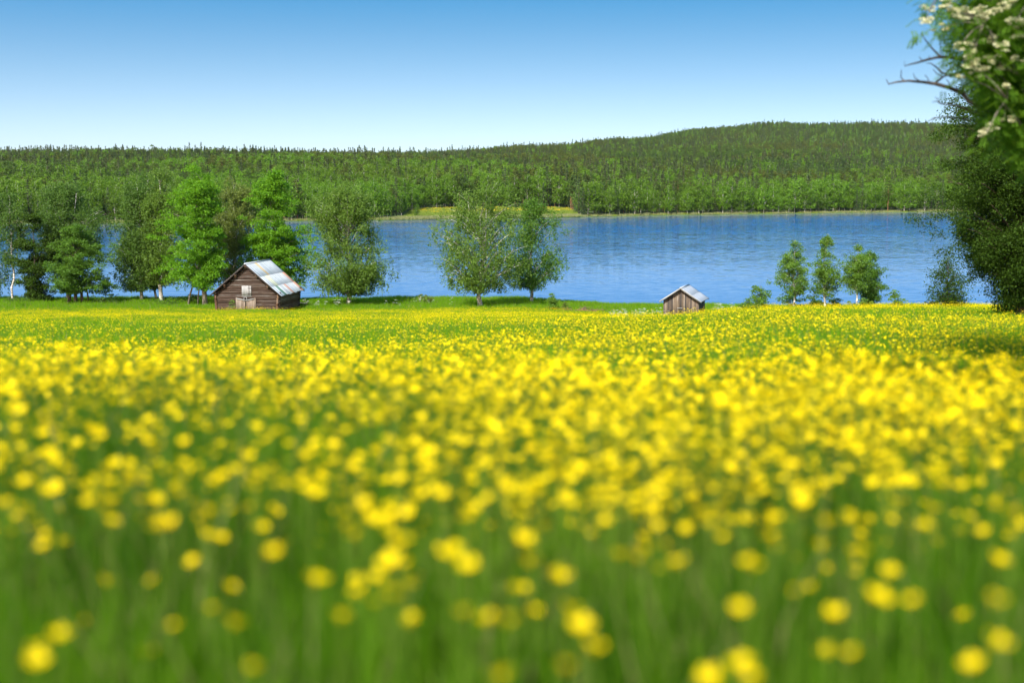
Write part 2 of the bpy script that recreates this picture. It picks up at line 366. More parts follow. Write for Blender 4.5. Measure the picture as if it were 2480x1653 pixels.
def tree_geo(seed, H, prof, r0, style='birch', limbs=30, subs=8, lpc=45, crad=.38, t0=None, lean=0, fork=None, weep=.6, trunk_top=.93, depth=.9, k=7, inner=.5, thick=1):
    """local geometry: returns trunk MB and leaf centres. prof: (height fraction, left reach, right reach) in metres"""
    rng = np.random.default_rng(seed); P = np.array(prof); mb = MB(); C = []
    lo = P[0, 0] if t0 is None else t0
    def reach(t, ph):
        l = np.interp(t, P[:, 0], P[:, 1]); r = np.interp(t, P[:, 0], P[:, 2])
        c = math.cos(ph); rr = r if c > 0 else l
        dd = (l+r)/2*depth
        return math.sqrt((rr*c)**2 + (dd*math.sin(ph))**2)
    wob = rng.normal(size=(9, 2))*.012*H; wob[0] = 0
    def trunk_at(z):
        f = max(0, min(.999, z/(H*trunk_top)))*8; i = int(f); w = wob[i]*(1-(f-i)) + wob[i+1]*(f-i) if i < 8 else wob[8]
        return np.array([w[0] + lean*z/H, w[1], z])
    def tr(z): return max(.012, r0*(1 - z/(H*trunk_top+.01))**.85)
    zs = np.linspace(-.25, H*trunk_top, 14)
    mb.tube([trunk_at(z) if z > 0 else np.array([0, 0, z]) for z in zs], [tr(max(z, 0))*(1.25 if z < .1 else 1) for z in zs], k)
    stems = [trunk_at]
    if fork:
        for (zf, dx, dy, zt) in fork:
            a = trunk_at(zf); e = np.array([dx, dy, zt]); c = (a+e)/2 + np.array([dx*.25, dy*.25, -.05*zt])
            pts = bez(a, c, e, 8); mb.tube(pts, list(np.linspace(tr(zf)*.75, .02, 8)), 6)
            C.append(np.array(pts[-1]) + rng.normal(size=(lpc, 3))*crad)
    wts = np.array([reach(t, 0)+reach(t, math.pi)+.15 for t in np.linspace(lo, .985, 60)]); wts /= wts.sum()
    for i in range(limbs):
        t = float(np.linspace(lo, .985, 60)[rng.choice(60, p=wts)]) + rng.normal()*.008
        ph = i*2.39996 + rng.normal()*.35; Rr = reach(t, ph)*(inner + (1.02-inner)*math.sqrt(rng.random()))
        tip = trunk_at(t*H)*np.array([1, 1, 0]) + np.array([Rr*math.cos(ph), Rr*math.sin(ph), t*H])
        za = max(lo*H*.7, t*H - Rr*(.85 if style == 'birch' else .55) - .04*H*rng.random()); za = min(za, H*trunk_top*.97)
        a = trunk_at(za); c = a + (tip-a)*np.array([.55, .55, .75]) + np.array([0, 0, .12*Rr])
        pts = bez(a, c, tip, 6); rr = max(.012, min(tr(za)*.5, .016*Rr+.012))
        mb.tube(pts, list(np.linspace(rr, .006, 6)), 4, False)
        ns = max(2, int(subs*(.5+.5*Rr/max(.4, np.max(P[:, 1:])))))
        for j in range(ns):
            s = .35 + .7*rng.random(); p = np.array(bez(a, c, tip, 12)[min(11, int(s*11))])
            p = p + rng.normal(size=3)*np.array([1, 1, .7])*(.16*Rr+.12)
            n = int(lpc*(.6+.8*rng.random()))
            if style == 'birch':
                ks = max(1, int(n*weep/9)); st = p + rng.normal(size=(ks, 3))*crad*np.array([1, 1, .6]); L = .35+.8*rng.random(ks)
                for q in range(ks):
                    u = rng.random(9); C.append(st[q] + np.stack([rng.normal(size=9)*.05, rng.normal(size=9)*.05, -u*L[q]], 1))
                C.append(p + rng.normal(size=(max(1, int(n*(1-weep))), 3))*crad*np.array([1, 1, .7]))
            else:
                q = rng.normal(size=(n, 3)); q /= np.linalg.norm(q, axis=1)[:, None]; q[:, 2] = np.abs(q[:, 2])*.75 - .2
                C.append(p + q*crad*(.55+.6*rng.random((n, 1))))
    C = np.concatenate(C); C = C[C[:, 2] > max(.1, (lo - .03)*H)]
    if thick > 1: C = np.concatenate([C + rng.normal(size=C.shape)*.09 for _ in range(int(thick))])
    return mb, C, rng

def plant_tree(name, label, cat, x, ybase_d, ytop, prof_px, r0, m_leaf, m_bark, seed, leaf=.17, group=None, zbase=None, up=.25, stems=None, thick=2, **kw):
    """x: photo column of the foot, ybase_d: distance, ytop: row of the top; prof_px: (row, left col, right col)"""
    d = ybase_d; X = xcol(x, d); z = ground(X, d) if zbase is None else zbase
    H = at(x, ytop, d).z - z
    prof = []
    for (yy, xl, xr) in prof_px:
        prof.append(((at(x, yy, d).z - z)/H, max(.05, 1.08*(xcol(x, d)-xcol(xl, d))), max(.05, 1.08*(xcol(xr, d)-xcol(x, d)))))
    prof.sort()
    t = empty(name, (X, d, z)); tag(t, label, cat, group)
    mb, C, rng = tree_geo(seed, H, prof, r0, thick=thick, **kw)
    mb.build('trunk', m_bark, t, True)
    if stems:
        for (dx, dy, hh, rr) in stems:
            s = MB(); zb = ground(X+dx, d+dy) - z
            s.tube([(dx, dy, zb-.2), (dx*.9, dy*.9, hh*.3), (dx*.7, dy*.6, hh*.65), (dx*.45, dy*.3, hh)], [rr*1.1, rr, rr*.75, rr*.4], 7); s.build('trunk', m_bark, t, True)
    link('crown', leaf_mesh('crown', C, leaf, rng, m_leaf, up), t)
    return t

M_l_birch = leaf_mat('birch_leaf', (.072, .140, .014), (.130, .215, .030), .42, (.28, .42, .045))
M_l_birch_dark = leaf_mat('birch_leaf_dark', (.045, .100, .012), (.085, .160, .022), .40, (.19, .32, .035))
M_l_olive = leaf_mat('birch_leaf_olive', (.10, .14, .020), (.155, .20, .038), .42, (.31, .38, .06))
M_l_maple = leaf_mat('maple_leaf', (.070, .185, .006), (.140, .300, .012), .48, (.32, .58, .02))
M_l_rowan = leaf_mat('rowan_leaf', (.050, .125, .010), (.10, .20, .02), .42, (.22, .38, .03))
M_l_bush = leaf_mat('bush_leaf', (.075, .16, .012), (.14, .25, .03), .42, (.30, .45, .05))
M_l_shade = leaf_mat('deep_green_shade_leaf', (.018, .042, .005), (.050, .095, .010), .32, (.12, .20, .02), spec=.08)  # deep green; the shade on the big right birches is put into this colour

# ------------------------------------------------------------------ trees along the near bank (photo columns and rows)
BANK = 'trees along the near lake bank'
plant_tree('birch_tree', 'dark birch at the left edge, only its drooping right-hand foliage in view', 'tree', -40, 151, 470,
  [(715,-75,20),(660,-110,45),(600,-110,38),(540,-100,18),(480,-60,-15)], .14, M_l_birch_dark, M_birch_bark, 1, limbs=34, subs=8, lpc=42)
plant_tree('birch_tree', 'slim birch with one straight bare white trunk near the left edge', 'tree', 36, 150, 465,
  [(640,30,44),(590,12,60),(545,-8,78),(510,2,70),(468,25,48)], .13, M_l_birch_dark, M_birch_bark, 2, limbs=26, subs=7, lpc=30, trunk_top=.97, inner=.3, weep=.3)
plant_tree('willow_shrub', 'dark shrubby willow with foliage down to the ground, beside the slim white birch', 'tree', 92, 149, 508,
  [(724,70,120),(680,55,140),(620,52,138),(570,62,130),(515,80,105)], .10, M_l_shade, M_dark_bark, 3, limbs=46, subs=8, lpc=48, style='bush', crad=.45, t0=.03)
plant_tree('birch_tree', 'tall birch with forked white trunk standing behind the dark bushy tree', 'tree', 166, 153, 438,
  [(660,140,205),(610,112,250),(560,102,268),(505,105,258),(465,125,225),(440,150,190)], .24, M_l_birch_dark, M_birch_bark, 4, limbs=84, subs=9, lpc=44, trunk_top=.8,
  fork=[(6.0, -1.2, .3, 11.2), (6.2, 1.5, -.3, 11.6)], inner=.4)
plant_tree('bird_cherry_tree', 'dark green bushy tree with three dark trunks, in front of the forked birch', 'tree', 187, 146, 545,
  [(680,140,255),(650,135,268),(610,138,262),(575,150,250),(548,175,225)], .20, M_l_rowan, M_dark_bark, 5, leaf=.17, style='broad', limbs=52, subs=9, lpc=52, crad=.48, t0=.17,
  stems=[(-.75, .2, 4.2, .19), (.65, .1, 4.0, .15), (1.25, .4, 3.5, .08)], up=.5)
plant_tree('sapling', 'small bright leafy sapling on the bank right of the three-trunked tree', 'sapling', 258, 147, 668,
  [(712,252,264),(698,242,275),(682,244,273),(670,254,262)], .03, M_l_bush, M_dark_bark, 6, leaf=.13, style='broad', limbs=12, subs=4, lpc=14, crad=.22)
plant_tree('birch_tree', 'tall full birch with white foot, leftmost of the close birch group', 'tree', 347, 150, 425,
  [(695,312,370),(660,288,390),(600,284,400),(540,296,405),(480,320,400),(430,345,378)], .19, M_l_birch_dark, M_birch_bark, 7, limbs=84, subs=9, lpc=46)
plant_tree('birch_tree', 'leaning thin birch between two thicker birch trunks left of the maple', 'tree', 383, 152, 415,
  [(690,365,395),(620,340,410),(540,345,415),(470,360,420),(418,375,400)], .13, M_l_birch_dark, M_birch_bark, 8, limbs=54, subs=8, lpc=42, lean=-.7)
plant_tree('birch_tree', 'thick white-trunked birch hard against the left side of the bright maple', 'tree', 396, 149, 404,
  [(680,368,425),(630,355,440),(560,360,440),(490,360,440),(430,375,425),(406,390,410)], .24, M_l_birch, M_birch_bark, 9, limbs=70, subs=8, lpc=40)
plant_tree('maple_tree', 'tall bright green maple left of the log barn, whitewashed foot', 'tree', 500, 143, 406,
  [(690,420,525),(660,405,530),(600,402,535),(555,408,537),(500,420,532),(450,432,525),(410,450,495)], .27, M_l_maple, M_grey_bark, 10, leaf=.20, style='broad', limbs=100, subs=10, lpc=38, crad=.62, up=.35, inner=.3,
  stems=[(-1.9, .5, 3.2, .11), (-.95, .6, 3.0, .08)])
plant_tree('birch_tree', 'pale olive weeping birch behind the barn, between the two bright maples', 'tree', 572, 152, 425,
  [(700,540,600),(640,522,622),(570,522,628),(500,530,625),(450,548,605),(428,565,585)], .20, M_l_olive, M_birch_bark, 11, limbs=80, subs=8, lpc=42, weep=.8)
plant_tree('maple_tree', 'bright green maple rising straight behind the barn roof', 'tree', 668, 149, 416,
  [(700,620,735),(660,608,755),(600,605,757),(550,612,745),(490,625,715),(440,632,690),(418,645,672)], .27, M_l_maple, M_grey_bark, 12, leaf=.20, style='broad', limbs=104, subs=10, lpc=38, crad=.62, up=.35, inner=.3)
plant_tree('birch_tree', 'broad full birch standing alone to the right of the barn', 'tree', 845, 144, 448,
  [(708,805,885),(690,760,915),(640,742,928),(590,755,918),(540,765,912),(500,768,905),(460,790,880),(448,820,860)], .24, M_l_birch, M_birch_bark, 13, limbs=96, subs=9, lpc=48, weep=.55)
plant_tree('birch_tree', 'large airy birch with visible white forked limbs, left of a close pair', 'tree', 1165, 141, 432,
  [(700,1100,1225),(680,1070,1245),(640,1058,1262),(590,1050,1265),(555,1075,1255),(520,1088,1250),(475,1098,1238),(440,1122,1212)], .27, M_l_birch, M_birch_bark, 14, limbs=84, subs=9, lpc=36, trunk_top=.72, weep=.6,
  fork=[(5.6, -1.3, .3, 10.6), (5.9, .55, -.3, 11.4), (3.2, -3.4, .4, 7.0), (3.0, 3.4, .5, 6.2)], inner=.6)
plant_tree('birch_tree', 'narrower darker-leaved birch with whitened foot, right of the close pair', 'tree', 1287, 149, 482,
  [(692,1250,1345),(655,1225,1368),(610,1240,1362),(560,1255,1345),(520,1262,1325),(485,1278,1302)], .19, M_l_rowan, M_birch_bark, 15, limbs=54, subs=8, lpc=40, weep=.45)
plant_tree('young_birch', 'leftmost of three slender young birches on the right bank', 'tree', 1919, 100, 578,
  [(712,1900,1938),(690,1880,1955),(650,1884,1953),(620,1898,1940),(595,1909,1929),(580,1916,1922)], .085, M_l_bush, M_birch_bark, 16, leaf=.10, style='broad', limbs=54, subs=7, lpc=20, crad=.15, trunk_top=.98)
plant_tree('young_birch', 'tallest and most pointed young birch, second on the right bank', 'tree', 1996, 102, 562,
  [(715,1978,2018),(700,1965,2032),(660,1970,2030),(620,1976,2016),(590,1986,2006),(565,1993,1999)], .085, M_l_bush, M_birch_bark, 17, leaf=.10, style='broad', limbs=54, subs=7, lpc=20, crad=.15, trunk_top=.98)
plant_tree('young_birch', 'third young birch on the right bank, its crown merging with a bushier neighbour', 'tree', 2070, 101, 586,
  [(708,2052,2088),(690,2042,2092),(640,2040,2095),(605,2052,2082),(588,2062,2074)], .08, M_l_bush, M_birch_bark, 18, leaf=.10, style='broad', limbs=48, subs=7, lpc=20, crad=.15)
plant_tree('young_birch', 'bushy young birch leafy to the ground, rightmost of the young birch row', 'tree', 2101, 104, 604,
  [(735,2085,2120),(700,2070,2132),(660,2072,2134),(630,2082,2120),(606,2094,2108)], .09, M_l_rowan, M_birch_bark, 19, leaf=.10, style='broad', limbs=60, subs=7, lpc=23, crad=.15)
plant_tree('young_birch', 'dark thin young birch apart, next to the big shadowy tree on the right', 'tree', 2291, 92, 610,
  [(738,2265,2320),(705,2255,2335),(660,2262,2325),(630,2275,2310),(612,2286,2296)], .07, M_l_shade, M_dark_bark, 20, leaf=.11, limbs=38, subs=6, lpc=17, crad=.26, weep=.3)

# bushes on the bank
def bush(name, label, x, d, ytop, xl, xr, m_leaf, seed, leaf=.11, dens=1.0, cat='bush', group=None):
    X = xcol(x, d); z = ground(X, d); H = at(x, ytop, d).z - z
    L = xcol(x, d)-xcol(xl, d); Rr = xcol(xr, d)-xcol(x, d)
    t = empty(name, (X, d, z)); tag(t, label, cat, group)
    mb, C, rng = tree_geo(seed, H, [(.05, L*.8, Rr*.8), (.35, L, Rr), (.7, L*.7, Rr*.7), (1, L*.15, Rr*.15)], .03, 'bush', limbs=int(22*dens), subs=6, lpc=int(24*dens)+6, crad=.18*math.sqrt(max(.4, H)), t0=.05, k=5)
    mb.build('stems', M_dark_bark, t, True); link('crown', leaf_mesh('crown', C, leaf, rng, m_leaf, .4), t); return t
bush('bush', 'upright green bush left of the three young birches', 1838, 98, 685, 1812, 1862, M_l_bush, 31)
bush('bush', 'low spreading green bush at the left end of the right-hand bank growth', 1812, 97, 728, 1790, 1845, M_l_bush, 32)
bush('bush', 'green bush filling the gap behind the first young birch trunk', 1912, 104, 690, 1888, 1958, M_l_rowan, 33)
bush('bush', 'low dark bush between the first and second young birch', 1968, 106, 705, 1945, 2000, M_l_birch_dark, 34)
bush('bush', 'dark low bush right of the second young birch', 2018, 107, 722, 1998, 2040, M_l_birch_dark, 35)
bush('bush', 'low rounded bush under the third young birch', 2085, 99, 728, 2055, 2120, M_l_bush, 36, dens=.8)
bush('bush', 'small lone round bush between the young birches and the dark tree', 2165, 100, 708, 2150, 2180, M_l_bush, 37, dens=.7)
bush('bush', 'dark straggling bush at the foot of the thin dark young birch', 2255, 95, 728, 2235, 2345, M_l_shade, 38, dens=.6)
bush('bush', 'light green bush right of the close birch pair', 1337, 138, 712, 1322, 1352, M_l_bush, 39)
bush('bush', 'brownish scrub beside the light green bush on the bank', 1368, 138, 735, 1350, 1385, M_l_olive, 40, dens=.6)
bush('bush', 'tall weedy green scrub on the bank left of the airy birch', 1028, 146, 716, 985, 1062, M_l_olive, 41, dens=.8)
bush('bush', 'low dark bush on the bank under the close birch group', 470, 148, 712, 425, 492, M_l_shade, 42, dens=.7)
bush('bush', 'low weedy bush on the bank left of the white birch feet', 270, 146, 712, 225, 300, M_l_birch_dark, 43, dens=.7)
bush('bush', 'low green bush on the bank below the tall birch group', 400, 144, 720, 345, 440, M_l_rowan, 44, dens=.7)
bush('bush', 'grassy bush at the foot of the slim white birch', 40, 146, 716, 10, 75, M_l_birch_dark, 45, dens=.7)
bush('bush', 'small green bush at the back right corner of the log barn', 744, 141, 728, 728, 758, M_l_bush, 46, dens=.6)
bush('bush', 'little leafy weed bush left of the barn doors', 564, 133.5, 726, 558, 570, M_l_bush, 47, dens=.35, leaf=.09)

# pile of dead branches
rp = random.Random(5); X0 = xcol(1418, 137); z0 = ground(X0, 137); mb = MB()
for i in range(70):
    a = rp.uniform(0, 6.28); L = rp.uniform(.5, 1.3); c = Vector((rp.gauss(0, .95), rp.gauss(0, .35), rp.uniform(.02, .35))); e = rp.uniform(-.05, .75)
    dv = Vector((math.cos(a)*math.cos(e), math.sin(a)*math.cos(e)*.7, math.sin(e)))
    mb.tube([c - dv*L*.3, c + dv*L*.3 + Vector((0,0,.05)), c + dv*L*.75], [.022, .015, .005], 4)
o = mb.build('brush_pile', plain_mat('brush_wood', (.16, .09, .07), .85, .2, .3, 5)); o.location = (X0, 137, z0)
tag(o, 'low pile of bare reddish-brown dead branches on the bank', 'brush pile')

# ------------------------------------------------------------------ log barn
M_log = wood_mat('old_log', [(.15, (.012, .008, .006)), (.40, (.038, .022, .015)), (.56, (.066, .043, .032)), (.70, (.105, .092, .082)), (.90, (.19, .18, .17))], 0, 1, .3)
M_log_side = wood_mat('old_log_side', [(.15, (.035, .018, .011)), (.38, (.10, .050, .028)), (.6, (.18, .11, .07)), (.9, (.35, .30, .26))], 1, 1, .3)
M_grey_plank = wood_mat('grey_plank', [(.15, (.09, .08, .075)), (.45, (.23, .225, .22)), (.8, (.36, .36, .36))], 2, 1.4, .25)
M_door_plank = wood_mat('door_plank', [(.12, (.06, .042, .03)), (.4, (.16, .12, .09)), (.65, (.25, .205, .165)), (.9, (.33, .31, .28))], 2, 1.4, .3)
M_iron = plain_mat('rusty_iron', (.05, .035, .03), .7, .3, .3)
M_dark_board = plain_mat('tarred_board', (.045, .035, .03), .85, .2, .3)
SHEET = {'g': sheet_mat('galvanised_sheet', (.44, .47, .50)), 'g2': sheet_mat('galvanised_sheet_dull', (.34, .38, .42)), 'w': sheet_mat('white_sheet', (.52, .54, .55), .4, .1),
 'y': sheet_mat('yellow_sheet', (.62, .44, .17), .5, .05), 'p': sheet_mat('pale_yellow_sheet', (.58, .58, .42), .5, .05), 'n': sheet_mat('green_sheet', (.06, .17, .095), .5, .05), 'o': sheet_mat('orange_sheet', (.48, .25, .16), .5, .05)}
BX, BY = xcol(601, 134.5), 134.5
BA = -math.radians(9.5)
barn = empty('log_barn', (BX, BY, ground(BX, BY) - .05), BA)
tag(barn, 'old brown log barn with patched sheet-metal roof of mixed colours', 'barn')
WB, WT, WH, RH, BL = 2.96, 3.14, 1.98, 4.62, 6.1      # half width at foot and at eaves, eaves height, ridge height, length
LH = .165
rl = random.Random(3)
def half_at(z):
    if z <= WH: return WB + (WT-WB)*z/WH
    return WT*(RH-.12-z)/(RH-.12-WH)
def log(x0, x1, y, z, r, axis, m, name='log', parent=barn):
    mb = MB(); n = 5; pts = []; rad = []
    for i in range(n):
        f = i/(n-1); p = x0+(x1-x0)*f; jz = rl.gauss(0, .010); jy = rl.gauss(0, .012)
        pts.append((p, y+jy, z+jz) if axis == 0 else (y+jy, p, z+jz)); rad.append(r*rl.uniform(.94, 1.05))
    mb.tube(pts, rad, 8); return mb.build(name, m, parent, True)
DX0, DX1, DZ = -.98, .74, 1.36
nl = int((RH-.3)/LH)
for wall_y, is_front in ((0, True), (BL, False)):
    for i in range(nl):
        z = LH*(i+.5); hw = half_at(z)
        ext = .2 if z < WH else 0
        if z >= WH: hw = max(.12, hw-.12)
        r = LH*.525
        if is_front and z < DZ:
            log(-hw-ext, DX0, wall_y, z, r, 0, M_log); log(DX1, hw+ext, wall_y, z, r, 0, M_log)
        else: log(-hw-ext, hw+ext, wall_y, z, r, 0, M_log)
for s in (-1, 1):
    for i in range(int((WH-.15)/LH)):
        z = LH*(i+1); log(-.24-rl.uniform(0, .08), BL+.24, s*half_at(z), z, LH*.525, 1, M_log_side)
# purlins, their ends showing under the verge
PITCHR = math.atan2(RH-WH, WT+.0)
for s in (-1, 1):
    for f in (.30, .66):
        xx = s*WT*(1-f)*.97; zz = WH + (RH-WH)*f - .20
        for q in range(2): log(-.42+.12*q, BL+.42-.12*q, xx, zz - q*.15, .085, 1, M_log_side, 'purlin')
log(-.42, BL+.42, 0, RH-.24, .09, 1, M_log_side, 'ridge_beam')
# roof: boarding, then single sheets in rows
OV, EX = .48, .40                                      # verge overhang, eaves overhang (horizontal)
slope = (RH-WH)/WT
def roof_pt(s, t, y, lift=0):
    """t: 0 ridge .. 1 eaves edge"""
    xx = t*(WT+EX); return Vector((s*xx, y, RH - xx*slope + lift))
roofp = empty('roof', (0, 0, 0)); roofp.parent = barn
bpy.data.objects.remove(roofp)
def slab(s, t0, t1, y0, y1, l0, l1, name, m, parent):
    v = [roof_pt(s, t0, y0, l0), roof_pt(s, t1, y0, l0), roof_pt(s, t0, y1, l0), roof_pt(s, t1, y1, l0), roof_pt(s, t0, y0, l1), roof_pt(s, t1, y0, l1), roof_pt(s, t0, y1, l1), roof_pt(s, t1, y1, l1)]
    mb = MB(); mb.hexa(v); return mb.build(name, m, parent)
NC = 12; rows = [(0, .41), (.39, .72), (.70, 1.0)]
spec = {(4,0):'y',(3,1):'p',(2,1):'p',(2,2):'n',(3,2):'w',(6,2):'o',(7,2):'g2',(5,2):'w',(9,1):'w',(10,2):'w',(9,2):'g',(11,1):'o',(11,2):'o',(1,0):'g',(0,0):'g2'}
for s in (1, -1):
    deck = slab(s, .0 if s > 0 else .012, .985, -OV+.03, BL+OV-.03, -.05, -.004, 'roof_boarding', M_dark_board, barn)
    for c in range(NC):
        y0 = -OV + (BL+2*OV)*c/NC; y1 = -OV + (BL+2*OV)*(c+1)/NC + .04
        for r_, (t0, t1) in enumerate(rows):
            key = spec.get((c, r_)) if s > 0 else None
            mm = SHEET[key or rl.choice(['g', 'g', 'g2', 'g'])]
            lift = .004 + .012*(2-r_) + .005*(c % 2)
            sh = slab(s, t0 + (0 if r_ else .0), t1 + (rl.uniform(-.01, .015) if r_ == 2 else 0), y0, y1, lift, lift+.004, 'roof_sheet', mm, barn)
    for (y, nm) in ((-OV-.012, 'bargeboard'), (BL+OV+.012, 'bargeboard')):
        slab(s, .0 if s > 0 else .015, 1.0, y-.012, y+.012, -.15, .0, nm, M_dark_board, barn)
mb = MB(); mb.hexa([roof_pt(-1, .03, -OV-.02, .045), roof_pt(1, .03, -OV-.02, .045), roof_pt(-1, .03, BL+OV+.02, .045), roof_pt(1, .03, BL+OV+.02, .045),
  Vector((-.03, -OV-.02, RH+.075)), Vector((.03, -OV-.02, RH+.075)), Vector((-.03, BL+OV+.02, RH+.075)), Vector((.03, BL+OV+.02, RH+.075))]); mb.build('ridge_cap', SHEET['g'], barn)
# shutter
def planks(parent, x0, x1, y, z0, z1, n, m, th=.03, ztops=None):
    w = (x1-x0)/n
    for i in range(n):
        mb = MB(); a = x0+w*i+.006; b_ = x0+w*(i+1)-.006
        zt = z1 if ztops is None else z1 + ztops[0] + (ztops[1]-ztops[0])*(i+.5)/n
        mb.box(a, b_, y-th-rl.uniform(0, .012), y, z0+rl.uniform(-.02, .01), zt+rl.uniform(-.012, .02)); mb.build('plank', m, parent)
sh = MB(); sh.box(-.46, .44, -.105, -.085, 1.58, 2.5); sh = sh.build('shutter', M_grey_plank, barn); sh['label'] = 'pale grey boarded loft shutter with iron hinges'
planks(sh, -.48, .46, -.106, 1.55, 2.53, 6, M_grey_plank)
for zz in (1.76, 2.28):
    mb = MB(); mb.box(.12, .50, -.165, -.15, zz, zz+.05); mb.build('hinge', M_iron, sh)
mb = MB(); mb.box(-.50, .50, -.15, -.09, 1.50, 1.545); mb.build('sill', M_grey_plank, barn)
# doors: two sagging leaves with a dark gap between them
for (x0, x1, zt, rot) in ((DX0+.02, -.17, (.02, -.12), -2.0), (-.07, DX1-.02, (-.14, .03), 2.0)):
    dm = MB(); dm.box(x0+.02, x1-.02, -.06, -.035, -.02, 1.14); dr = dm.build('door', M_door_plank, barn)
    planks(dr, x0, x1, -.061, -.10, 1.24, 6, M_door_plank, .035, zt)
    c = (x0+x1)/2; w = (x1-x0)
    mb = MB(); mb.hexa([Vector((x0-.05, -.155, 1.22+zt[0])), Vector((x1+.04, -.155, 1.22+zt[1])), Vector((x0-.05, -.11, 1.22+zt[0])), Vector((x1+.04, -.11, 1.22+zt[1])),
        Vector((x0-.05, -.155, 1.33+zt[0])), Vector((x1+.04, -.155, 1.33+zt[1])), Vector((x0-.05, -.11, 1.33+zt[0])), Vector((x1+.04, -.11, 1.33+zt[1]))]); mb.build('batten', M_grey_plank, dr)
mb = MB(); mb.box(DX0-.12, DX0, -.12, .1, 0, DZ+.02); mb.build('door_post', M_door_plank, barn)
mb = MB(); mb.box(DX1, DX1+.12, -.12, .1, 0, DZ+.02); mb.build('door_post', M_door_plank, barn)
for (a, e) in (((-.30, 1.05), (-.25, 1.48)), ((.12, 1.10), (-.10, 1.50))):
    mb = MB(); mb.tube([(a[0], -.20, a[1]), (e[0], -.12, e[1])], [.03, .03], 6); mb.build('prop_stick', M_grey_plank, barn)
mb = MB(); mb.box(-1.05, .8, -.75, -.15, -.12, -.0); mb.build('door_step', M_grey_plank, barn)
mb = MB(); mb.box(-WB+.3, WB-.3, .3, BL-.3, -.05, .03); mb.build('floor', M_dark_board, barn)

# ------------------------------------------------------------------ boathouse
M_bplank = wood_mat('boathouse_plank', [(.10, (.025, .022, .022)), (.34, (.050, .042, .038)), (.50, (.095, .070, .050)), (.68, (.155, .118, .085)), (.88, (.23, .205, .18))], 2, 1.2, .55)
M_broof = sheet_mat('grey_roof_sheet', (.33, .36, .40), .5, .0)
HD = 122.0; HX = xcol(1648, HD)
hz_r = at(1646, 696, HD).z
hbase = ground(HX, HD+1.0) - .15
boat = empty('boathouse', (HX, HD, hbase), -math.radians(17)); tag(boat, 'small weathered plank boathouse with plain grey metal roof, half hidden by flowers', 'hut')
hR = hz_r - hbase; hW = 1.52; hL = 3.3; hS = math.tan(math.radians(33)); hE = hR - .10 - hW*hS
NPk = 26
for i in range(NPk):
    for face in (0, 1):
        x0 = -hW + 2*hW*i/NPk; x1 = x0 + 2*hW/NPk - .008; y = 0 if face == 0 else hL
        zt = min(hE + (hW-abs(x0))*hS, hE + (hW-abs(x1))*hS) - .02; jy = rl.uniform(-.02, .012) - (.02 if i % 2 else 0)
        mb = MB(); mb.box(x0, x1, y-.015+jy, y+.015+jy, rl.uniform(-.05, .03), zt); mb.build('plank', M_bplank, boat)
for s in (-1, 1):
    for i in range(24):
        y0 = .02 + (hL-.04)*i/24; jx = rl.uniform(-.015, .015)
        mb = MB(); mb.box(s*hW-.014+jx, s*hW+.014+jx, y0, y0+(hL-.04)/24-.008, -.03, hE-.03); mb.build('plank', M_bplank, boat)
mb = MB(); mb.box(-.32, .14, -.075, -.045, hE*.62, hE*.62+.06); mb.build('batten', M_grey_plank, boat)
mb = MB(); mb.box(-hW+.1, hW-.1, .1, hL-.1, -.04, .03); mb.build('floor', M_dark_board, boat)
def broof(s, t0, t1, y0, y1, l0, l1, name, m):
    ex = .30; f = lambda t, y, l: Vector((s*t*(hW+ex), y, hR - t*(hW+ex)*hS + l))
    mb = MB(); mb.hexa([f(t0, y0, l0), f(t1, y0, l0), f(t0, y1, l0), f(t1, y1, l0), f(t0, y0, l1), f(t1, y0, l1), f(t0, y1, l1), f(t1, y1, l1)]); return mb.build(name, m, boat)
for s in (1, -1):
    broof(s, .0 if s > 0 else .012, .99, -.33, hL+.33, -.05, -.003, 'roof_boarding', M_dark_board)
    for c in range(5):
        y0 = -.36 + (hL+.72)*c/5
        for r_, (t0, t1) in enumerate(((0, .53), (.51, 1.0))):
            lift = .004+.010*(1-r_)+.005*(c % 2); broof(s, t0, t1, y0, y0+(hL+.72)/5+.03, lift, lift+.004, 'roof_sheet', M_broof)
    broof(s, .0 if s > 0 else .015, 1.0, -.40, -.365, -.13, .012, 'bargeboard', M_grey_plank)
    broof(s, .0 if s > 0 else .015, 1.0, hL+.365, hL+.40, -.13, .012, 'bargeboard', M_grey_plank)
mb = MB(); mb.hexa([Vector((-.12, -.39, hR-.04)), Vector((.12, -.39, hR-.04)), Vector((-.12, hL+.39, hR-.04)), Vector((.12, hL+.39, hR-.04)),
  Vector((-.02, -.39, hR+.05)), Vector((.02, -.39, hR+.05)), Vector((-.02, hL+.39, hR+.05)), Vector((.02, hL+.39, hR+.05))]); mb.build('ridge_cap', M_broof, boat)

# ------------------------------------------------------------------ the big trees on the right
BT_D = 52
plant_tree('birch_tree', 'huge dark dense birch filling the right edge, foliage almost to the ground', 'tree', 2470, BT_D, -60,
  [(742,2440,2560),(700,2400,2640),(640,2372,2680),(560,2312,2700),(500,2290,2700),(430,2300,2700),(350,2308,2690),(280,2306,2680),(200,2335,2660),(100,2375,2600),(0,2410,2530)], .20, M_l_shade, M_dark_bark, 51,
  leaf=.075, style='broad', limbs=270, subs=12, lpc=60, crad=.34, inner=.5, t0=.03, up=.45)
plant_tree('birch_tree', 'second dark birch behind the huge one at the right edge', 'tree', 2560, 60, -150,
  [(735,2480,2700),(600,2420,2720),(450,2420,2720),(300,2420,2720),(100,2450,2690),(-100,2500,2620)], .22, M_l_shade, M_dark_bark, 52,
  leaf=.11, limbs=120, subs=10, lpc=42, crad=.34, weep=.6, inner=.45, t0=.05)
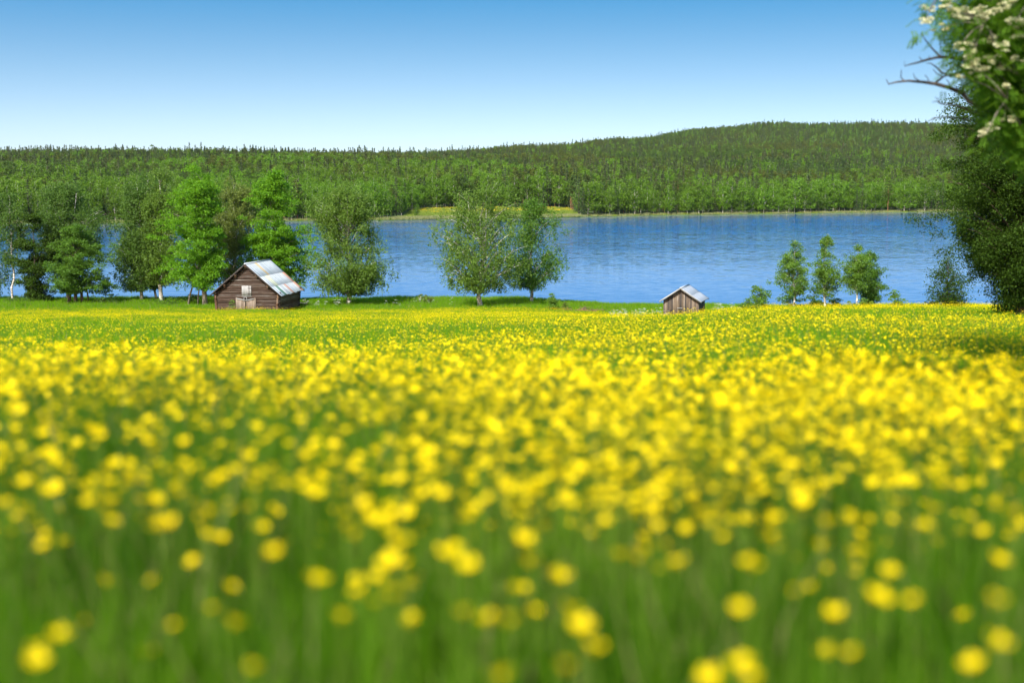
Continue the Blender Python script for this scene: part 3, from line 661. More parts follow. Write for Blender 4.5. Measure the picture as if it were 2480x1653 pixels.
# flowering rowan overhanging the top right corner
RD = 17.0; RX = 6.5; RZ = ground(RX, RD)
rowan = empty('rowan_tree', (RX, RD, RZ)); tag(rowan, 'rowan in cream blossom overhanging the top right corner, with bare dead lower boughs', 'tree')
rg = np.random.default_rng(77); tmb = MB()
tmb.tube([(0,0,-.3),(0.05,0,1.2),(-.1,.1,3),(.1,.05,5),(.0,0,7.2),(.1,0,9)], [.15,.14,.12,.09,.05,.02], 9)
leafC = []; tips = []
for i in range(70):
    ph = i*2.39996; zt = 3.3 + 6.2*((i*.618) % 1); Rr = 3.5*math.sin(max(.15, min(1, (zt-2.2)/1.6))*math.pi/2)*(1-.6*max(0, (zt-6.5)/3.2))*(.45+.55*math.sqrt(rg.random()))
    tip = np.array([Rr*math.cos(ph), Rr*math.sin(ph), zt])
    # the low crown stops short of the open view to the left
    px = CX + (RX+tip[0])/(RD+tip[1])*FPX*.993; pz = HZ - (RZ+tip[2]-CAM.z)/(RD+tip[1])*FPX
    lim = 2262 if pz < 130 else (2350 if pz < 260 else 2420)
    if pz > -40 and px < lim: continue
    if pz > 380: continue
    a = np.array([0, 0, max(1.8, zt-Rr*.7)]); c = a+(tip-a)*.5+np.array([0,0,.3]); tmb.tube(bez(a, c, tip, 6), list(np.linspace(.035, .006, 6)), 5, False)
    for j in range(9):
        s = .4+.65*rg.random(); p = bez(a, c, tip, 12)[min(11, int(s*11))] + rg.normal(size=3)*.2; tips.append(p)
ends = []
for i in range(240):
    px, py = rg.uniform(2235, 2600), rg.uniform(-90, 300)
    if px < np.interp(py, [-90, 20, 95, 100, 150, 230, 260, 345], [2275, 2278, 2292, 2362, 2372, 2378, 2425, 2480]) : continue
    tip = np.array(at(px, py, rg.uniform(15.6, 18.6)) - Vector((RX, RD, RZ))); a = np.array([0, 0, max(2.2, tip[2]-1.2)]); c = a+(tip-a)*.5+np.array([0, 0, .3])
    tmb.tube(bez(a, c, tip, 6), list(np.linspace(.03, .005, 6)), 5, False)
    if px < 2500 and py > -20: ends.append(tip)
    for j in range(7): tips.append(bez(a, c, tip, 12)[min(11, int((.55+.5*rg.random())*11))] + rg.normal(size=3)*.12)
def pinnate(p, rng):
    """one rowan leaf: a drooping rib with paired leaflets, as centres and directions"""
    ph = rng.random()*6.28; d = np.array([math.cos(ph)*.8, math.sin(ph)*.8, -.35-.5*rng.random()]); d /= np.linalg.norm(d)
    s = np.cross(d, [0,0,1]); s /= np.linalg.norm(s); nn = np.cross(s, d); V = []
    for q in range(6):
        for sd in (-1, 1):
            c = p + d*(.03+.024*q); e = d*.35+s*sd*.95; e /= np.linalg.norm(e); w = np.cross(e, nn); L = .042
            V += [c, c+e*L*.5+w*.009, c+e*L, c+e*L*.5-w*.009]
    return V
V = []
for p in tips:
    for q in range(11): V += pinnate(p + rg.normal(size=3)*.13, rg)
LV = V
M_blossom = leaf_mat('rowan_blossom', (.66, .62, .36), (.80, .77, .55), .35, (.8, .8, .55))
for (px, py) in [(2247,28),(2238,55),(2294,8),(2284,20),(2289,65),(2307,31),(2318,47),(2340,32),(2330,26),(2368,34),(2380,30),(2389,42),(2423,28),(2428,18),(2452,12),(2465,61),(2458,54),(2403,98),(2419,116),(2410,112),(2468,97),(2324,110),(2344,130),(2353,144),(2355,160),(2349,157),(2368,177),(2374,172),(2330,186),(2446,143),(2413,171),(2398,143),(2432,288),(2396,314),(2385,328),(2406,155),(2475,150),(2440,210)]:
    d_ = rg.uniform(15.3, 15.7); p = np.array(at(px, py, d_) - Vector((RX, RD, RZ))); n = 150; q = rg.normal(size=(n, 3)); q /= np.linalg.norm(q, axis=1)[:, None]; q[:, 2] = np.abs(q[:, 2])*.75
    rr_ = rg.uniform(.045, .075)
    o = link('blossom', leaf_mesh('blossom', p + q*rr_*.7*np.sqrt(rg.random((n, 1))) + (rg.normal(size=(4, 3))*np.array([.05, .03, .022]))[rg.integers(0, 4, n)], .022, rg, M_blossom, .6, .9), rowan)
    for q_ in range(7):                      # leaves round the flower head, and its twig
        LV += pinnate(p + rg.normal(size=3)*.10 + np.array([0, .07, -.05]), rg)
    base_ = tips[int(np.argmin(((np.array(tips)-p)**2).sum(1)))]
    tmb.tube([base_, (np.array(base_)+p)/2 + np.array([0, 0, .03]), p], [.008, .006, .004], 4, False)
LV = np.array(LV); link('crown', mesh_from('crown', LV, np.arange(len(LV)), 4, leaf_mat('rowan_near_leaf', (.060, .14, .010), (.12, .24, .016), .5, (.30, .52, .03))), rowan)
tmb.build('trunk', M_grey_bark, rowan, True)
# dead boughs reaching left out of the rowan (photo columns and rows)
def bough(pts, r0, d0=17.0):
    mb = MB(); P = []
    for i, (x, y) in enumerate(pts): P.append(at(x, y, d0 + .12*math.sin(i*1.9)) - Vector((RX, RD, RZ)))
    mb.tube(P, list(np.linspace(r0, .0035, len(P))), 6); return mb
def dead(main, twigs, r0, d0):
    bo = bough(main, r0, d0).build('dead_bough', M_dead_wood, rowan, True)
    for tw, r in twigs: bough(tw, r, d0).build('twig', M_dead_wood, bo, True)
dead([(2620,330),(2480,300),(2400,268),(2345,243),(2330,225),(2300,213),(2265,203),(2235,199),(2200,196),(2170,199),(2152,204),(2146,192)],
  [([(2265,201),(2285,186),(2310,178),(2345,170)], .014), ([(2332,228),(2335,205),(2325,190)], .012), ([(2302,214),(2298,200),(2292,192)], .009), ([(2190,196),(2182,188),(2183,170)], .009),
   ([(2230,198),(2215,188),(2212,178)], .007), ([(2250,199),(2246,188),(2240,182)], .007), ([(2285,186),(2268,178),(2260,168)], .008), ([(2334,226),(2320,215),(2312,206)], .008)], .042, 17.2)
dead([(2560,150),(2440,150),(2350,148),(2330,144),(2300,139),(2270,139),(2245,145),(2225,151),(2205,156),(2192,160),(2190,150)],
  [([(2278,138),(2258,118),(2242,98),(2230,80)], .013), ([(2278,138),(2278,112),(2277,100)], .007), ([(2308,140),(2300,128),(2290,122)], .010), ([(2302,130),(2305,118)], .006), ([(2235,148),(2226,138)], .006), ([(2250,144),(2251,135)], .006)], .030, 17.0)
dead([(2480,185),(2360,172),(2330,176),(2300,184),(2280,176),(2268,163),(2255,154),(2243,153)],
  [([(2290,178),(2305,163),(2328,150)], .009), ([(2305,170),(2320,162),(2336,170)], .008)], .022, 17.3)
dead([(2460,300),(2380,280),(2318,256),(2300,253),(2278,251),(2268,245),(2258,248)], [([(2276,250),(2272,240),(2265,236)], .007), ([(2310,254),(2300,248)], .006)], .018, 17.5)
dead([(2430,300),(2330,288),(2290,283),(2262,286),(2245,296)], [([(2268,285),(2258,291)], .005)], .014, 17.8)

# a tree out of view to the right; only the shadow of its high crown lies on the meadow
ax, ay = 3.9, 8.3; az = ground(ax, ay); mb, C, rng = tree_geo(81, 8.2, [(.50, 3.2, 2.6), (.62, 3.7, 3.4), (.8, 3.4, 3.0), (1, 1.2, .8)], .17, 'broad', limbs=120, subs=9, lpc=40, crad=.5, thick=1, depth=.6)
alder = empty('alder_tree', (ax, ay, az)); tag(alder, 'alder beside the meadow beyond the right edge, throwing the shadow on the flowers', 'tree')
C = C[C[:, 2] > 4.0]
mb.build('trunk', M_grey_bark, alder, True); link('crown', leaf_mesh('crown', C, .16, rng, M_l_rowan, .4), alder)

def spruce_geo(seed, H, Rb, r0, whorls, per, n_leaf, drop=.35, t0=.12):
    rng = np.random.default_rng(seed); mb = MB(); C = []
    mb.tube([(0,0,-.3),(0,0,H*.5),(0,0,H*.99)], [r0, r0*.55, .015], 6)
    for w in range(whorls):
        t = t0 + (1-t0)*(w+.5)/whorls; Rr = Rb*(1-t)**.85 + .12
        for j in range(per):
            ph = 2*math.pi*(j+rng.random()*.8)/per; L = Rr*(.7+.45*rng.random()); n = max(3, int(n_leaf*L/Rb))
            u = np.sqrt(rng.random(n)); zz = t*H - drop*L*u + .12*L*u*u + rng.normal(size=n)*.07
            lat = rng.normal(size=n)*.16*L*(1.1-u); C.append(np.stack([L*u*math.cos(ph) - lat*math.sin(ph), L*u*math.sin(ph)+lat*math.cos(ph), zz], 1))
    C.append(np.stack([rng.normal(size=12)*.06, rng.normal(size=12)*.06, H*(.93+.08*rng.random(12))], 1))
    return mb, np.concatenate(C), rng

# ------------------------------------------------------------------ far forest
F_birch = leaf_mat('forest_birch', (.066, .168, .006), (.120, .235, .010), .42, (.24, .44, .02), (.006, (.092, .160, .009)))
F_pine = leaf_mat('forest_pine', (.036, .085, .010), (.066, .118, .014), .25, (.11, .18, .02), (.008, (.076, .098, .011)))
F_spruce = leaf_mat('forest_spruce', (.026, .060, .018), (.055, .092, .024), .2, (.08, .13, .03), (.01, (.055, .07, .024)))
def two_mat(name, mb, mbark, C, rng, leaf, mleaf, up=.25, aspect=.62):
    tv = np.array(mb.v); lv = leaves_arr(C, leaf, rng, up, aspect)
    me = mesh_from(name, np.concatenate([tv, lv]), list(mb.f)+list(range(mb.n, mb.n+len(lv))), list(mb.c)+[4]*(len(lv)//4), mbark)
    me.materials.append(mleaf); mi = np.zeros(len(me.polygons), dtype=np.int32); mi[len(mb.c):] = 1; me.polygons.foreach_set('material_index', mi); return me
PARTS = {}; MESH = []
def far_birch(seed, H):
    return tree_geo(seed, H, [(.16, .16*H, .16*H), (.40, .27*H, .27*H), (.7, .22*H, .22*H), (.9, .12*H, .12*H), (1, .02*H, .02*H)], .011*H, 'birch', limbs=36, subs=5, lpc=15, crad=.045*H, weep=.4, k=5, inner=.45)
def far_pine(seed, H):
    return tree_geo(seed, H, [(.42, .10*H, .10*H), (.6, .16*H, .16*H), (.85, .13*H, .13*H), (1, .03*H, .03*H)], .013*H, 'pine', limbs=22, subs=5, lpc=16, crad=.05*H, k=5, inner=.35)
def far_spruce(seed, H): return spruce_geo(seed, H, .19*H, .012*H, 16, 7, 9)
VAR = []
for kind, fn, mb_, ml_, lf in (('birch', far_birch, M_birch_bark, F_birch, .50), ('pine', far_pine, M_pine_bark, F_pine, .42), ('spruce', far_spruce, M_dark_bark, F_spruce, .55)):
    for v in range(3):
        H0 = 12.0; mb, C, rng = fn(300+v*7+len(VAR), H0)
        VAR.append((kind, mb.mesh(kind+'_trunk', mb_, True), leaf_mesh(kind+'_crown', C, lf, rng, ml_, .2, .6 if kind != 'spruce' else .42)))
        MESH.append(two_mat(kind+'_far', mb, mb_, C, np.random.default_rng(5+v), lf, ml_, .2, .6 if kind != 'spruce' else .42))
forest_coll = proto_collection('forest_kinds', MESH)
def forest_points():
    P = []; rng = np.random.default_rng(21)
    for (s0, s1, sp) in ((9, 160, 4.2), (160, 480, 5.0), (480, 1000, 7.0), (1000, 2150, 9.5)):
        y0, y1 = 440+s0-40, 620+s1; gx = np.arange(-.46*y1-60, .46*y1+60, sp); gy = np.arange(y0, y1, sp)
        X, Y = np.meshgrid(gx, gy); X = X.ravel()+rng.uniform(-.5, .5, X.size)*sp; Y = Y.ravel()+rng.uniform(-.5, .5, Y.size)*sp
        sx = CX+X/Y*FPX; s = Y-shore_d(sx); ok = (s >= s0) & (s < s1) & (np.abs(X/Y) < .44)
        P.append(np.stack([X[ok], Y[ok]], 1))
    return np.concatenate(P)
def in_clearing(X, Y):
    sx = CX+X/Y*FPX; s = Y-shore_d(sx)
    lim = np.interp(sx, [930, 985, 1010, 1210, 1225, 1345, 1350, 1378, 1400], [0, 14, 52, 56, 50, 50, 48, 42, 0])
    return s < lim
fp = forest_points(); fp = fp[~in_clearing(fp[:, 0], fp[:, 1])]
fz = far_np(fp[:, 0], fp[:, 1]); fr = np.random.default_rng(3)
# what can never be seen behind a nearer ridge is left out
ang = (fz + 16 - CAM.z)/fp[:, 1]; bins = np.clip(((fp[:, 0]/fp[:, 1]+.46)/.92*160).astype(int), 0, 159); order = np.argsort(fp[:, 1]); keep = np.ones(len(fp), bool); mx = np.full(160, -1.0); last = {}
gtop = (fz + 9 - CAM.z)/fp[:, 1]
buf = {}
for i in order:
    b_ = bins[i]
    if ang[i] < mx[b_] - .0015: keep[i] = False
    mx[b_] = max(mx[b_], gtop[i]-.002)
fp, fz = fp[keep], fz[keep]
nz = np.sin(fp[:, 0]*.013+fp[:, 1]*.004)+np.sin(fp[:, 0]*.031-fp[:, 1]*.017+1)+.8*np.sin(fp[:, 1]*.03+fp[:, 0]*.007)
s_ = fp[:, 1]-shore_d(CX+fp[:, 0]/fp[:, 1]*FPX)
pb = np.clip(.66 - s_/900 + .16*nz, .18, .94); ps = np.clip(.13+.12*np.sin(fp[:, 0]*.017-fp[:, 1]*.009)+.06*(s_ > 60), .02, .5)
u = fr.random(len(fp)); kind = np.where(u < pb, 0, np.where(u < pb+(1-pb)*ps*1.6, 2, 1)); pick = kind*3 + fr.integers(0, 3, len(fp))
fs = np.where(kind == 2, .85+.5*fr.random(len(fp)), .72+.42*fr.random(len(fp)))*np.where(s_ < 120, .95, 1.0)*(1+.10*np.sin(fp[:, 0]*.021+fp[:, 1]*.013)+.08*np.sin(fp[:, 0]*.057-fp[:, 1]*.031))
tag(scatter('far_forest', np.stack([fp[:, 0], fp[:, 1], fz-.1], 1), fr.random(len(fp))*6.28, fs, pick, forest_coll), 'mixed spruce, pine and birch forest covering the hills beyond the lake', None)
# front rows on the far shore: single trees
LBL = {('birch', 0): 'pale-stemmed birch in the front row of the far shore wood, left of the clearing', ('birch', 1): 'pale-stemmed birch in the front row of the far shore wood, right of the clearing',
       ('spruce', 0): 'dark pointed spruce in the front of the far shore wood, left of the clearing', ('spruce', 1): 'dark pointed spruce in the front of the far shore wood, right of the clearing',
       ('pine', 0): 'olive pine in the front of the far shore wood, left of the clearing', ('pine', 1): 'olive pine in the front of the far shore wood, right of the clearing'}
def shore_tree(X, Y, v, sc, rz, label=None, group=None, cat='tree', z=None):
    kind, tm_, cm_ = VAR[v]
    t = empty(kind+'_tree', (X, Y, (far_np(np.array([X]), np.array([Y]))[0] if z is None else z)-.1), rz); t.scale = (sc, sc, sc)
    side = 0 if CX+X/Y*FPX < 1180 else 1
    tag(t, label or LBL[(kind, side)], cat, group or (kind + ' trees fronting the far shore, ' + ('left' if side == 0 else 'right')))
    link('trunk', tm_, t); link('crown', cm_, t); return t
rf = random.Random(12); xs = -60.0; cnt = 0
while xs < 2520:
    xs += rf.uniform(7.5, 16); row = rf.choice([0, 0, 1])
    D = float(shore_d(xs)) + (rf.uniform(1.5, 6) if row == 0 else rf.uniform(7, 15)); X = xcol(xs, D)
    if in_clearing(np.array([X]), np.array([D]))[0]: continue
    if 250 < xs < 272: continue
    v = rf.choice([0,1,2,0,1,2,0,1,2,0,1,2,3,6,7]); shore_tree(X, D, v, rf.uniform(.70, 1.18), rf.uniform(0, 6.28)); cnt += 1
shore_tree(xcol(1012, 492), 492, 0, .38, 1, 'small round birch standing alone on the left of the far clearing', 'lone shore trees')
shore_tree(xcol(1315, 520), 520, 6, .95, 1, 'tall dark spruce at the back of the far clearing', 'lone shore trees')
def sky_tree(xp, ytop, v, D, label, hs):
    X = xcol(xp, D); z = float(far_np(np.array([X]), np.array([D]))[0]); H = at(xp, ytop, D).z - z
    t = shore_tree(X, D, v, H/12.0, .7, label, 'trees standing out on the skyline'); return t
sky_tree(384, 350, 3, 1000, 'lone tall pine with a round top sticking up above the left skyline', 1)
for xp, yt, w in ((66, 352, 'left of a close pair'), (74, 356, 'right of a close pair'), (108, 352, 'tallest of the third clump'), (133, 351, 'slim and single'), (200, 355, 'short before the gap'), (250, 358, 'last before the dip'), (347, 360, 'just left of the lone pine'),
   (1097, 350, 'left of three in the middle'), (1139, 352, 'second in the middle'), (1160, 352, 'third and broadest in the middle'), (1229, 353, 'first of two before the hill'), (1243, 354, 'second of two before the hill')):
    sky_tree(xp, yt, 6 + int(xp) % 3, 1150 if xp < 900 else 1300, 'dark spruce spire breaking the skyline, ' + w, 1)
# field and reeds on the far shore
M_farfield = leaf_mat('far_field_grass', (.13, .20, .025), (.19, .25, .03), .3, (.3, .4, .05))
M_fary = leaf_mat('far_field_flower', (.55, .42, .01), (.75, .55, .02), .2, (.8, .6, .02))
M_reed = leaf_mat('pale_reed', (.16, .19, .07), (.27, .28, .12), .3, (.35, .38, .15))
def blades(n, R0, h0, h1, w, rng, m, name, bend=.35, nseg=1):
    a = rng.random(n)*6.28; r = R0*np.sqrt(rng.random(n)); bx = r*np.cos(a); by = r*np.sin(a); h = h0+(h1-h0)*rng.random(n)
    d = rng.random(n)*6.28; bl = bend*h*rng.random(n); f = rng.random(n)*6.28; wx, wy = np.cos(f)*w/2, np.sin(f)*w/2; z = np.zeros(n)
    p0 = np.stack([bx-wx, by-wy, z-.02], 1); p1 = np.stack([bx+wx, by+wy, z-.02], 1)
    mx_, my_ = bx+np.cos(d)*bl*.35, by+np.sin(d)*bl*.35
    p2 = np.stack([mx_+wx*.8, my_+wy*.8, h*.6], 1); p3 = np.stack([mx_-wx*.8, my_-wy*.8, h*.6], 1)
    p4 = np.stack([bx+np.cos(d)*bl+wx*.15, by+np.sin(d)*bl+wy*.15, h], 1); p5 = np.stack([bx+np.cos(d)*bl-wx*.15, by+np.sin(d)*bl-wy*.15, h], 1)
    v = np.stack([p0, p1, p2, p3, p4, p5], 1).reshape(-1, 3); i = np.arange(n)[:, None]*6
    return v, np.concatenate([i+np.array([[0,1,2,3]]), i+np.array([[3,2,4,5]])], 1).reshape(-1)
def blade_mesh(name, m, *a, **k_): v, f = blades(*a, m=m, name=name, **k_); return mesh_from(name, v, f, 4, m)
rb = np.random.default_rng(8)
far_coll = proto_collection('far_field_kinds', [blade_mesh('g%d' % i, mm, 60, 1.2, .3, h, .08, rb) for i, (mm, h) in enumerate(((M_farfield, .6), (M_fary, .62), (M_reed, .9)))])
Pf = []; Kf = []
for i in range(5200):
    sx = rb.uniform(930, 1400); D0 = float(shore_d(sx)); s = rb.uniform(0, 58); D = D0+s; X = xcol(sx, D)
    if not in_clearing(np.array([X]), np.array([D]))[0]: continue
    Pf.append((X, D, float(far_np(np.array([X]), np.array([D]))[0]))); Kf.append(2 if s < 5 else (1 if (s > 30 and rb.random() < .22) else 0))
tag(scatter('far_field_grass', Pf, rb.random(len(Pf))*6.28, .8+.5*rb.random(len(Pf)), Kf, far_coll), 'green and yellow grass of the clearing on the far shore')
Pf = []
for i in range(1300):
    sx = rb.uniform(-100, 2520) if i % 3 else rb.uniform(820, 1400); D = float(shore_d(sx)) + rb.uniform(-.5, 5); X = xcol(sx, D); Pf.append((X, D, float(far_np(np.array([X]), np.array([D]))[0])-.05))
tag(scatter('far_shore_reeds', Pf, rb.random(len(Pf))*6.28, .7+.6*rb.random(len(Pf)), [2 if rb.random() < .7 else 0 for _ in Pf], far_coll), 'pale reeds and grass edging the far shore')

# ------------------------------------------------------------------ meadow grass
M_grass = leaf_mat('grass_blade', (.060, .155, .004), (.135, .265, .008), .48, (.28, .52, .01), (1.6, (.026, .080, .004)), spec=.08)
M_grass_far = leaf_mat('grass_blade_far', (.10, .22, .004), (.17, .32, .008), .5, (.36, .60, .01), spec=.08)
M_grass_dry = leaf_mat('grass_dry', (.15, .15, .05), (.21, .19, .08), .3, (.28, .27, .1))
def grass_patch(i, n, R0, h0, h1, w, m, dry=.08):
    v, f = blades(n, R0, h0, h1, w, rb, m, 'g', .5); me = mesh_from('grass_%d' % i, v, f, 4, m); me.materials.append(M_grass_dry)
    mi = (rb.random(n) < dry).astype(np.int32).repeat(2); me.polygons.foreach_set('material_index', mi); return me
near_coll = proto_collection('grass_near', [grass_patch(i, 130, .24, .14, .46, .006, M_grass, .05) for i in range(6)])
mid_coll = proto_collection('grass_mid', [grass_patch(10+i, 130, .42, .15, .42, .010, M_grass_far) for i in range(5)])
farg_coll = proto_collection('grass_far', [grass_patch(20+i, 150, .8, .10, .30, .022, M_grass_far) for i in range(5)])
bank_coll = proto_collection('grass_bank', [grass_patch(30+i, 150, .8, .18, .55, .028, M_grass_far) for i in range(4)])
def fan(n, d0, d1, rng, half=.44, pad=2.5):
    """uniform random points on the meadow within the wedge in front of the camera"""
    out = []
    while sum(len(o) for o in out) < n:
        Y = rng.uniform(d0, d1, n*2); X = rng.uniform(-1, 1, n*2)*(half*d1+pad); ok = np.abs(X) < half*Y+pad; out.append(np.stack([X[ok], Y[ok]], 1))
    return np.concatenate(out)[:n]
def fan_area(d0, d1, half=.44, pad=2.5): return half*(d1*d1-d0*d0) + 2*pad*(d1-d0)
BARN_P = np.array([BX, BY]); ca, sa = math.cos(-BA), math.sin(-BA)
def free(p):
    """not inside the barn or the boathouse"""
    dx, dy = p[:, 0]-BX, p[:, 1]-BY; lx = dx*ca - dy*sa; ly = dx*sa + dy*ca
    inb = (np.abs(lx) < 3.05) & (ly > -.35) & (ly < BL+.2)
    a = math.radians(17); dx, dy = p[:, 0]-HX, p[:, 1]-HD; lx = dx*math.cos(a) - dy*math.sin(a); ly = dx*math.sin(a)+dy*math.cos(a)
    return ~(inb | ((np.abs(lx) < 1.6) & (ly > -.1) & (ly < hL+.1)))
def sow(name, pts, coll, nk, s0, s1, label):
    pts = pts[free(pts)]; z = ground_np(pts[:, 0], pts[:, 1]); n = len(pts)
    keep = z > .05; pts = pts[keep]; z = z[keep]; n = len(pts)
    return tag(scatter(name, np.stack([pts[:, 0], pts[:, 1], z], 1), rb.random(n)*6.28, s0+(s1-s0)*rb.random(n), rb.integers(0, nk, n), coll), label)
sow('near_grass', fan(int(fan_area(.7, 14)*15), .7, 14, rb), near_coll, 6, .8, 1.2, 'long green meadow grass in the blurred foreground')
sow('middle_grass', fan(int(fan_area(13, 50)*6.5), 13, 50, rb), mid_coll, 5, .8, 1.2, 'green meadow grass in the middle distance')
sow('distant_grass', fan(int(fan_area(48, 139)*1.9), 48, 139, rb), farg_coll, 5, .8, 1.25, 'green meadow grass on the lower slope')
sow('bank_grass', fan(int(fan_area(138, 159)*1.6), 138, 159, rb), bank_coll, 4, .55, 1.1, 'lush tall grass on the lake bank')

# ------------------------------------------------------------------ buttercups
M_petal = leaf_mat('buttercup_petal', (.90, .66, .002), (.95, .74, .003), .42, (.98, .80, .002), rough=.5, spec=.12)
M_stem = leaf_mat('buttercup_stem', (.07, .13, .012), (.12, .20, .02), .25, (.2, .3, .03))
def flower_head(cx, cy, cz, r, tilt, az, petals=5):
    V = []; F = []; Rm = Matrix.Translation((cx, cy, cz)) @ Matrix.Rotation(az, 4, 'Z') @ Matrix.Rotation(tilt, 4, 'X')
    for q in range(petals):
        a = 2*math.pi*q/petals; h = .60
        p = [(0, 0, 0), (r*.62*math.cos(a-h), r*.62*math.sin(a-h), r*.26), (r*.98*math.cos(a-h*.55), r*.98*math.sin(a-h*.55), r*.55), (r*.98*math.cos(a+h*.55), r*.98*math.sin(a+h*.55), r*.55), (r*.62*math.cos(a+h), r*.62*math.sin(a+h), r*.26)]
        n0 = len(V); V += [tuple(Rm @ Vector(x)) for x in p]; F.append((n0, n0+1, n0+2, n0+3, n0+4))
    return V, F
def plant_mesh(name, rng, heads, h0, h1, spread, r=.018, stem=True):
    mb = MB(); ms = MB()
    for q in range(heads):
        h = rng.uniform(h0, h1); a = rng.uniform(0, 6.28); s = spread*rng.random(); x, y = s*math.cos(a), s*math.sin(a)
        mb.add(*flower_head(x, y, h, r*rng.uniform(.6, 1.2), rng.uniform(0, .65), rng.uniform(0, 6.28)))
        if stem: ms.tube([(x*.15, y*.15, -.02), (x*.45, y*.45, h*.55), (x, y, h)], [.0018, .0015, .001], 3, False)
    nf = len(mb.c); nv = mb.n
    me = mesh_from(name, np.array(mb.v+ms.v), mb.f+[i+nv for i in ms.f], mb.c+ms.c, M_petal)
    me.materials.append(M_stem); mi = np.zeros(len(me.polygons), dtype=np.int32); mi[nf:] = 1; me.polygons.foreach_set('material_index', mi); return me
rs = np.random.default_rng(99)
plant_coll = proto_collection('buttercup_plant', [plant_mesh('bp%d' % i, rs, n, .32, .60, .12) for i, n in enumerate((1, 2, 3, 3, 4, 4, 5, 2))])
patch_coll = proto_collection('buttercup_patch', [plant_mesh('bq%d' % i, rs, n, .30, .50, .55, .017, False) for i, n in enumerate((8, 10, 12, 14))])
def clump(X, Y, s, ph): return np.sin(X*s+1.7*np.sin(Y*s*.7+ph)+ph)+np.sin(Y*s*1.2+1.3*np.sin(X*s*.9-ph))
pts = np.concatenate([fan(int(fan_area(3.5, 9)*280), 3.5, 9, rs), fan(int(fan_area(9, 46)*85), 9, 46, rs)])
sx = CX+pts[:, 0]/pts[:, 1]*FPX; d = pts[:, 1]
den = np.interp(d, [3.5, 4.0, 5, 9, 14, 24, 46], [.50, .8, 1, 1, .85, .65, .5])
den *= np.where(d > 24, np.interp(sx, [0, 700, 1100, 1500, 2480], [.22, .25, .5, .75, .8]), np.interp(sx, [-200, 500, 900, 1700, 2480], [.6, .75, 1, 1, .8]))
den *= np.clip(.75+.40*clump(pts[:, 0], d, .9, .4), .2, 1.2)*np.clip(.8+.45*clump(pts[:, 0], d, 3.1, 1.9), .15, 1.4)
pts = pts[rs.random(len(pts)) < den]
sow('buttercup_meadow', pts, plant_coll, 8, .66, 1.12, 'dense yellow buttercups covering the middle of the meadow')
pts = fan(int(fan_area(44, 134)*4.2), 44, 134, rs); sx = CX+pts[:, 0]/pts[:, 1]*FPX; d = pts[:, 1]
den = np.interp(d, [44, 58, 66, 120, 134], [.3, .35, 1, 1, .3])*np.clip(.62+.4*clump(pts[:, 0], d, .22, 2.1), .12, 1.1)
pts = pts[rs.random(len(pts)) < den]
sow('distant_buttercups', pts, patch_coll, 4, .8, 1.2, 'fine yellow buttercups on the lower slope before the bank')
# cow parsley near the boathouse and on the bank
M_white = leaf_mat('white_umbel', (.45, .47, .38), (.6, .6, .52), .3, (.8, .8, .7))
def umbel(seed):
    rng = np.random.default_rng(seed); C = []; 
    for q in range(5):
        a = rng.random()*6.28; s = .2*rng.random(); c = np.array([s*math.cos(a), s*math.sin(a), .6+.35*rng.random()]); p = rng.normal(size=(22, 3))*np.array([.05, .05, .008]); C.append(c+p)
    return leaf_mesh('umbel%d' % seed, np.concatenate(C), .03, rng, M_white, .9, .9)
um_coll = proto_collection('umbels', [umbel(i) for i in range(3)])
pw = []
for (xa, xb, da, db, n) in ((1480, 1620, 112, 118, 30), (1725, 1830, 112, 120, 20), (725, 830, 137, 141, 12), (900, 1100, 138, 146, 10)):
    for i in range(n): d_ = rs.uniform(da, db); pw.append((xcol(rs.uniform(xa, xb), d_), d_))
sow('cow_parsley', np.array(pw), um_coll, 3, .7, 1.2, 'scattered white cow parsley along the bank')

# single buttercups nearest the camera
HEADS = []
for i in range(6):
    V, F = flower_head(0, 0, 0, .0155*(.9+.05*i), .25+.1*(i % 4), i*1.1); mb = MB(); mb.add(V, F); mb.tube([(0,0,-.002),(0,0,.008)], [.004,.0025], 6); HEADS.append(mb.mesh('flower_head', M_petal))
STEMS = []
for i in range(4):
    mb = MB(); mb.tube([(.02*math.sin(i*2.2), .02*math.cos(i*1.7), -.05), (.012*math.sin(i), .012*math.cos(i*3), .5), (0, 0, 1)], [.004, .0032, .0024], 4, False); STEMS.append(mb.mesh('stem', M_stem))
def buttercup(x, y, z, label, group, r=1.0):
    g0 = ground(x, y); h = z - g0
    t = empty('buttercup', (x, y, g0)); t.rotation_euler = (0, 0, R.uniform(0, 6.28)); tag(t, label, 'flower', group)
    s = link('stem', STEMS[R.randrange(4)], t); s.scale = (1, 1, h)
    f = link('flower_head', HEADS[R.randrange(6)], t); f.location = (0, 0, h); f.scale = (r, r, r); return t
GEN = [(0, 850, 'soft out-of-focus buttercup in the lower left foreground grass', 'lower left foreground buttercups'), (850, 1650, 'soft out-of-focus buttercup in the lower middle foreground grass', 'lower middle foreground buttercups'), (1650, 2481, 'soft out-of-focus buttercup in the lower right foreground grass', 'lower right foreground buttercups')]
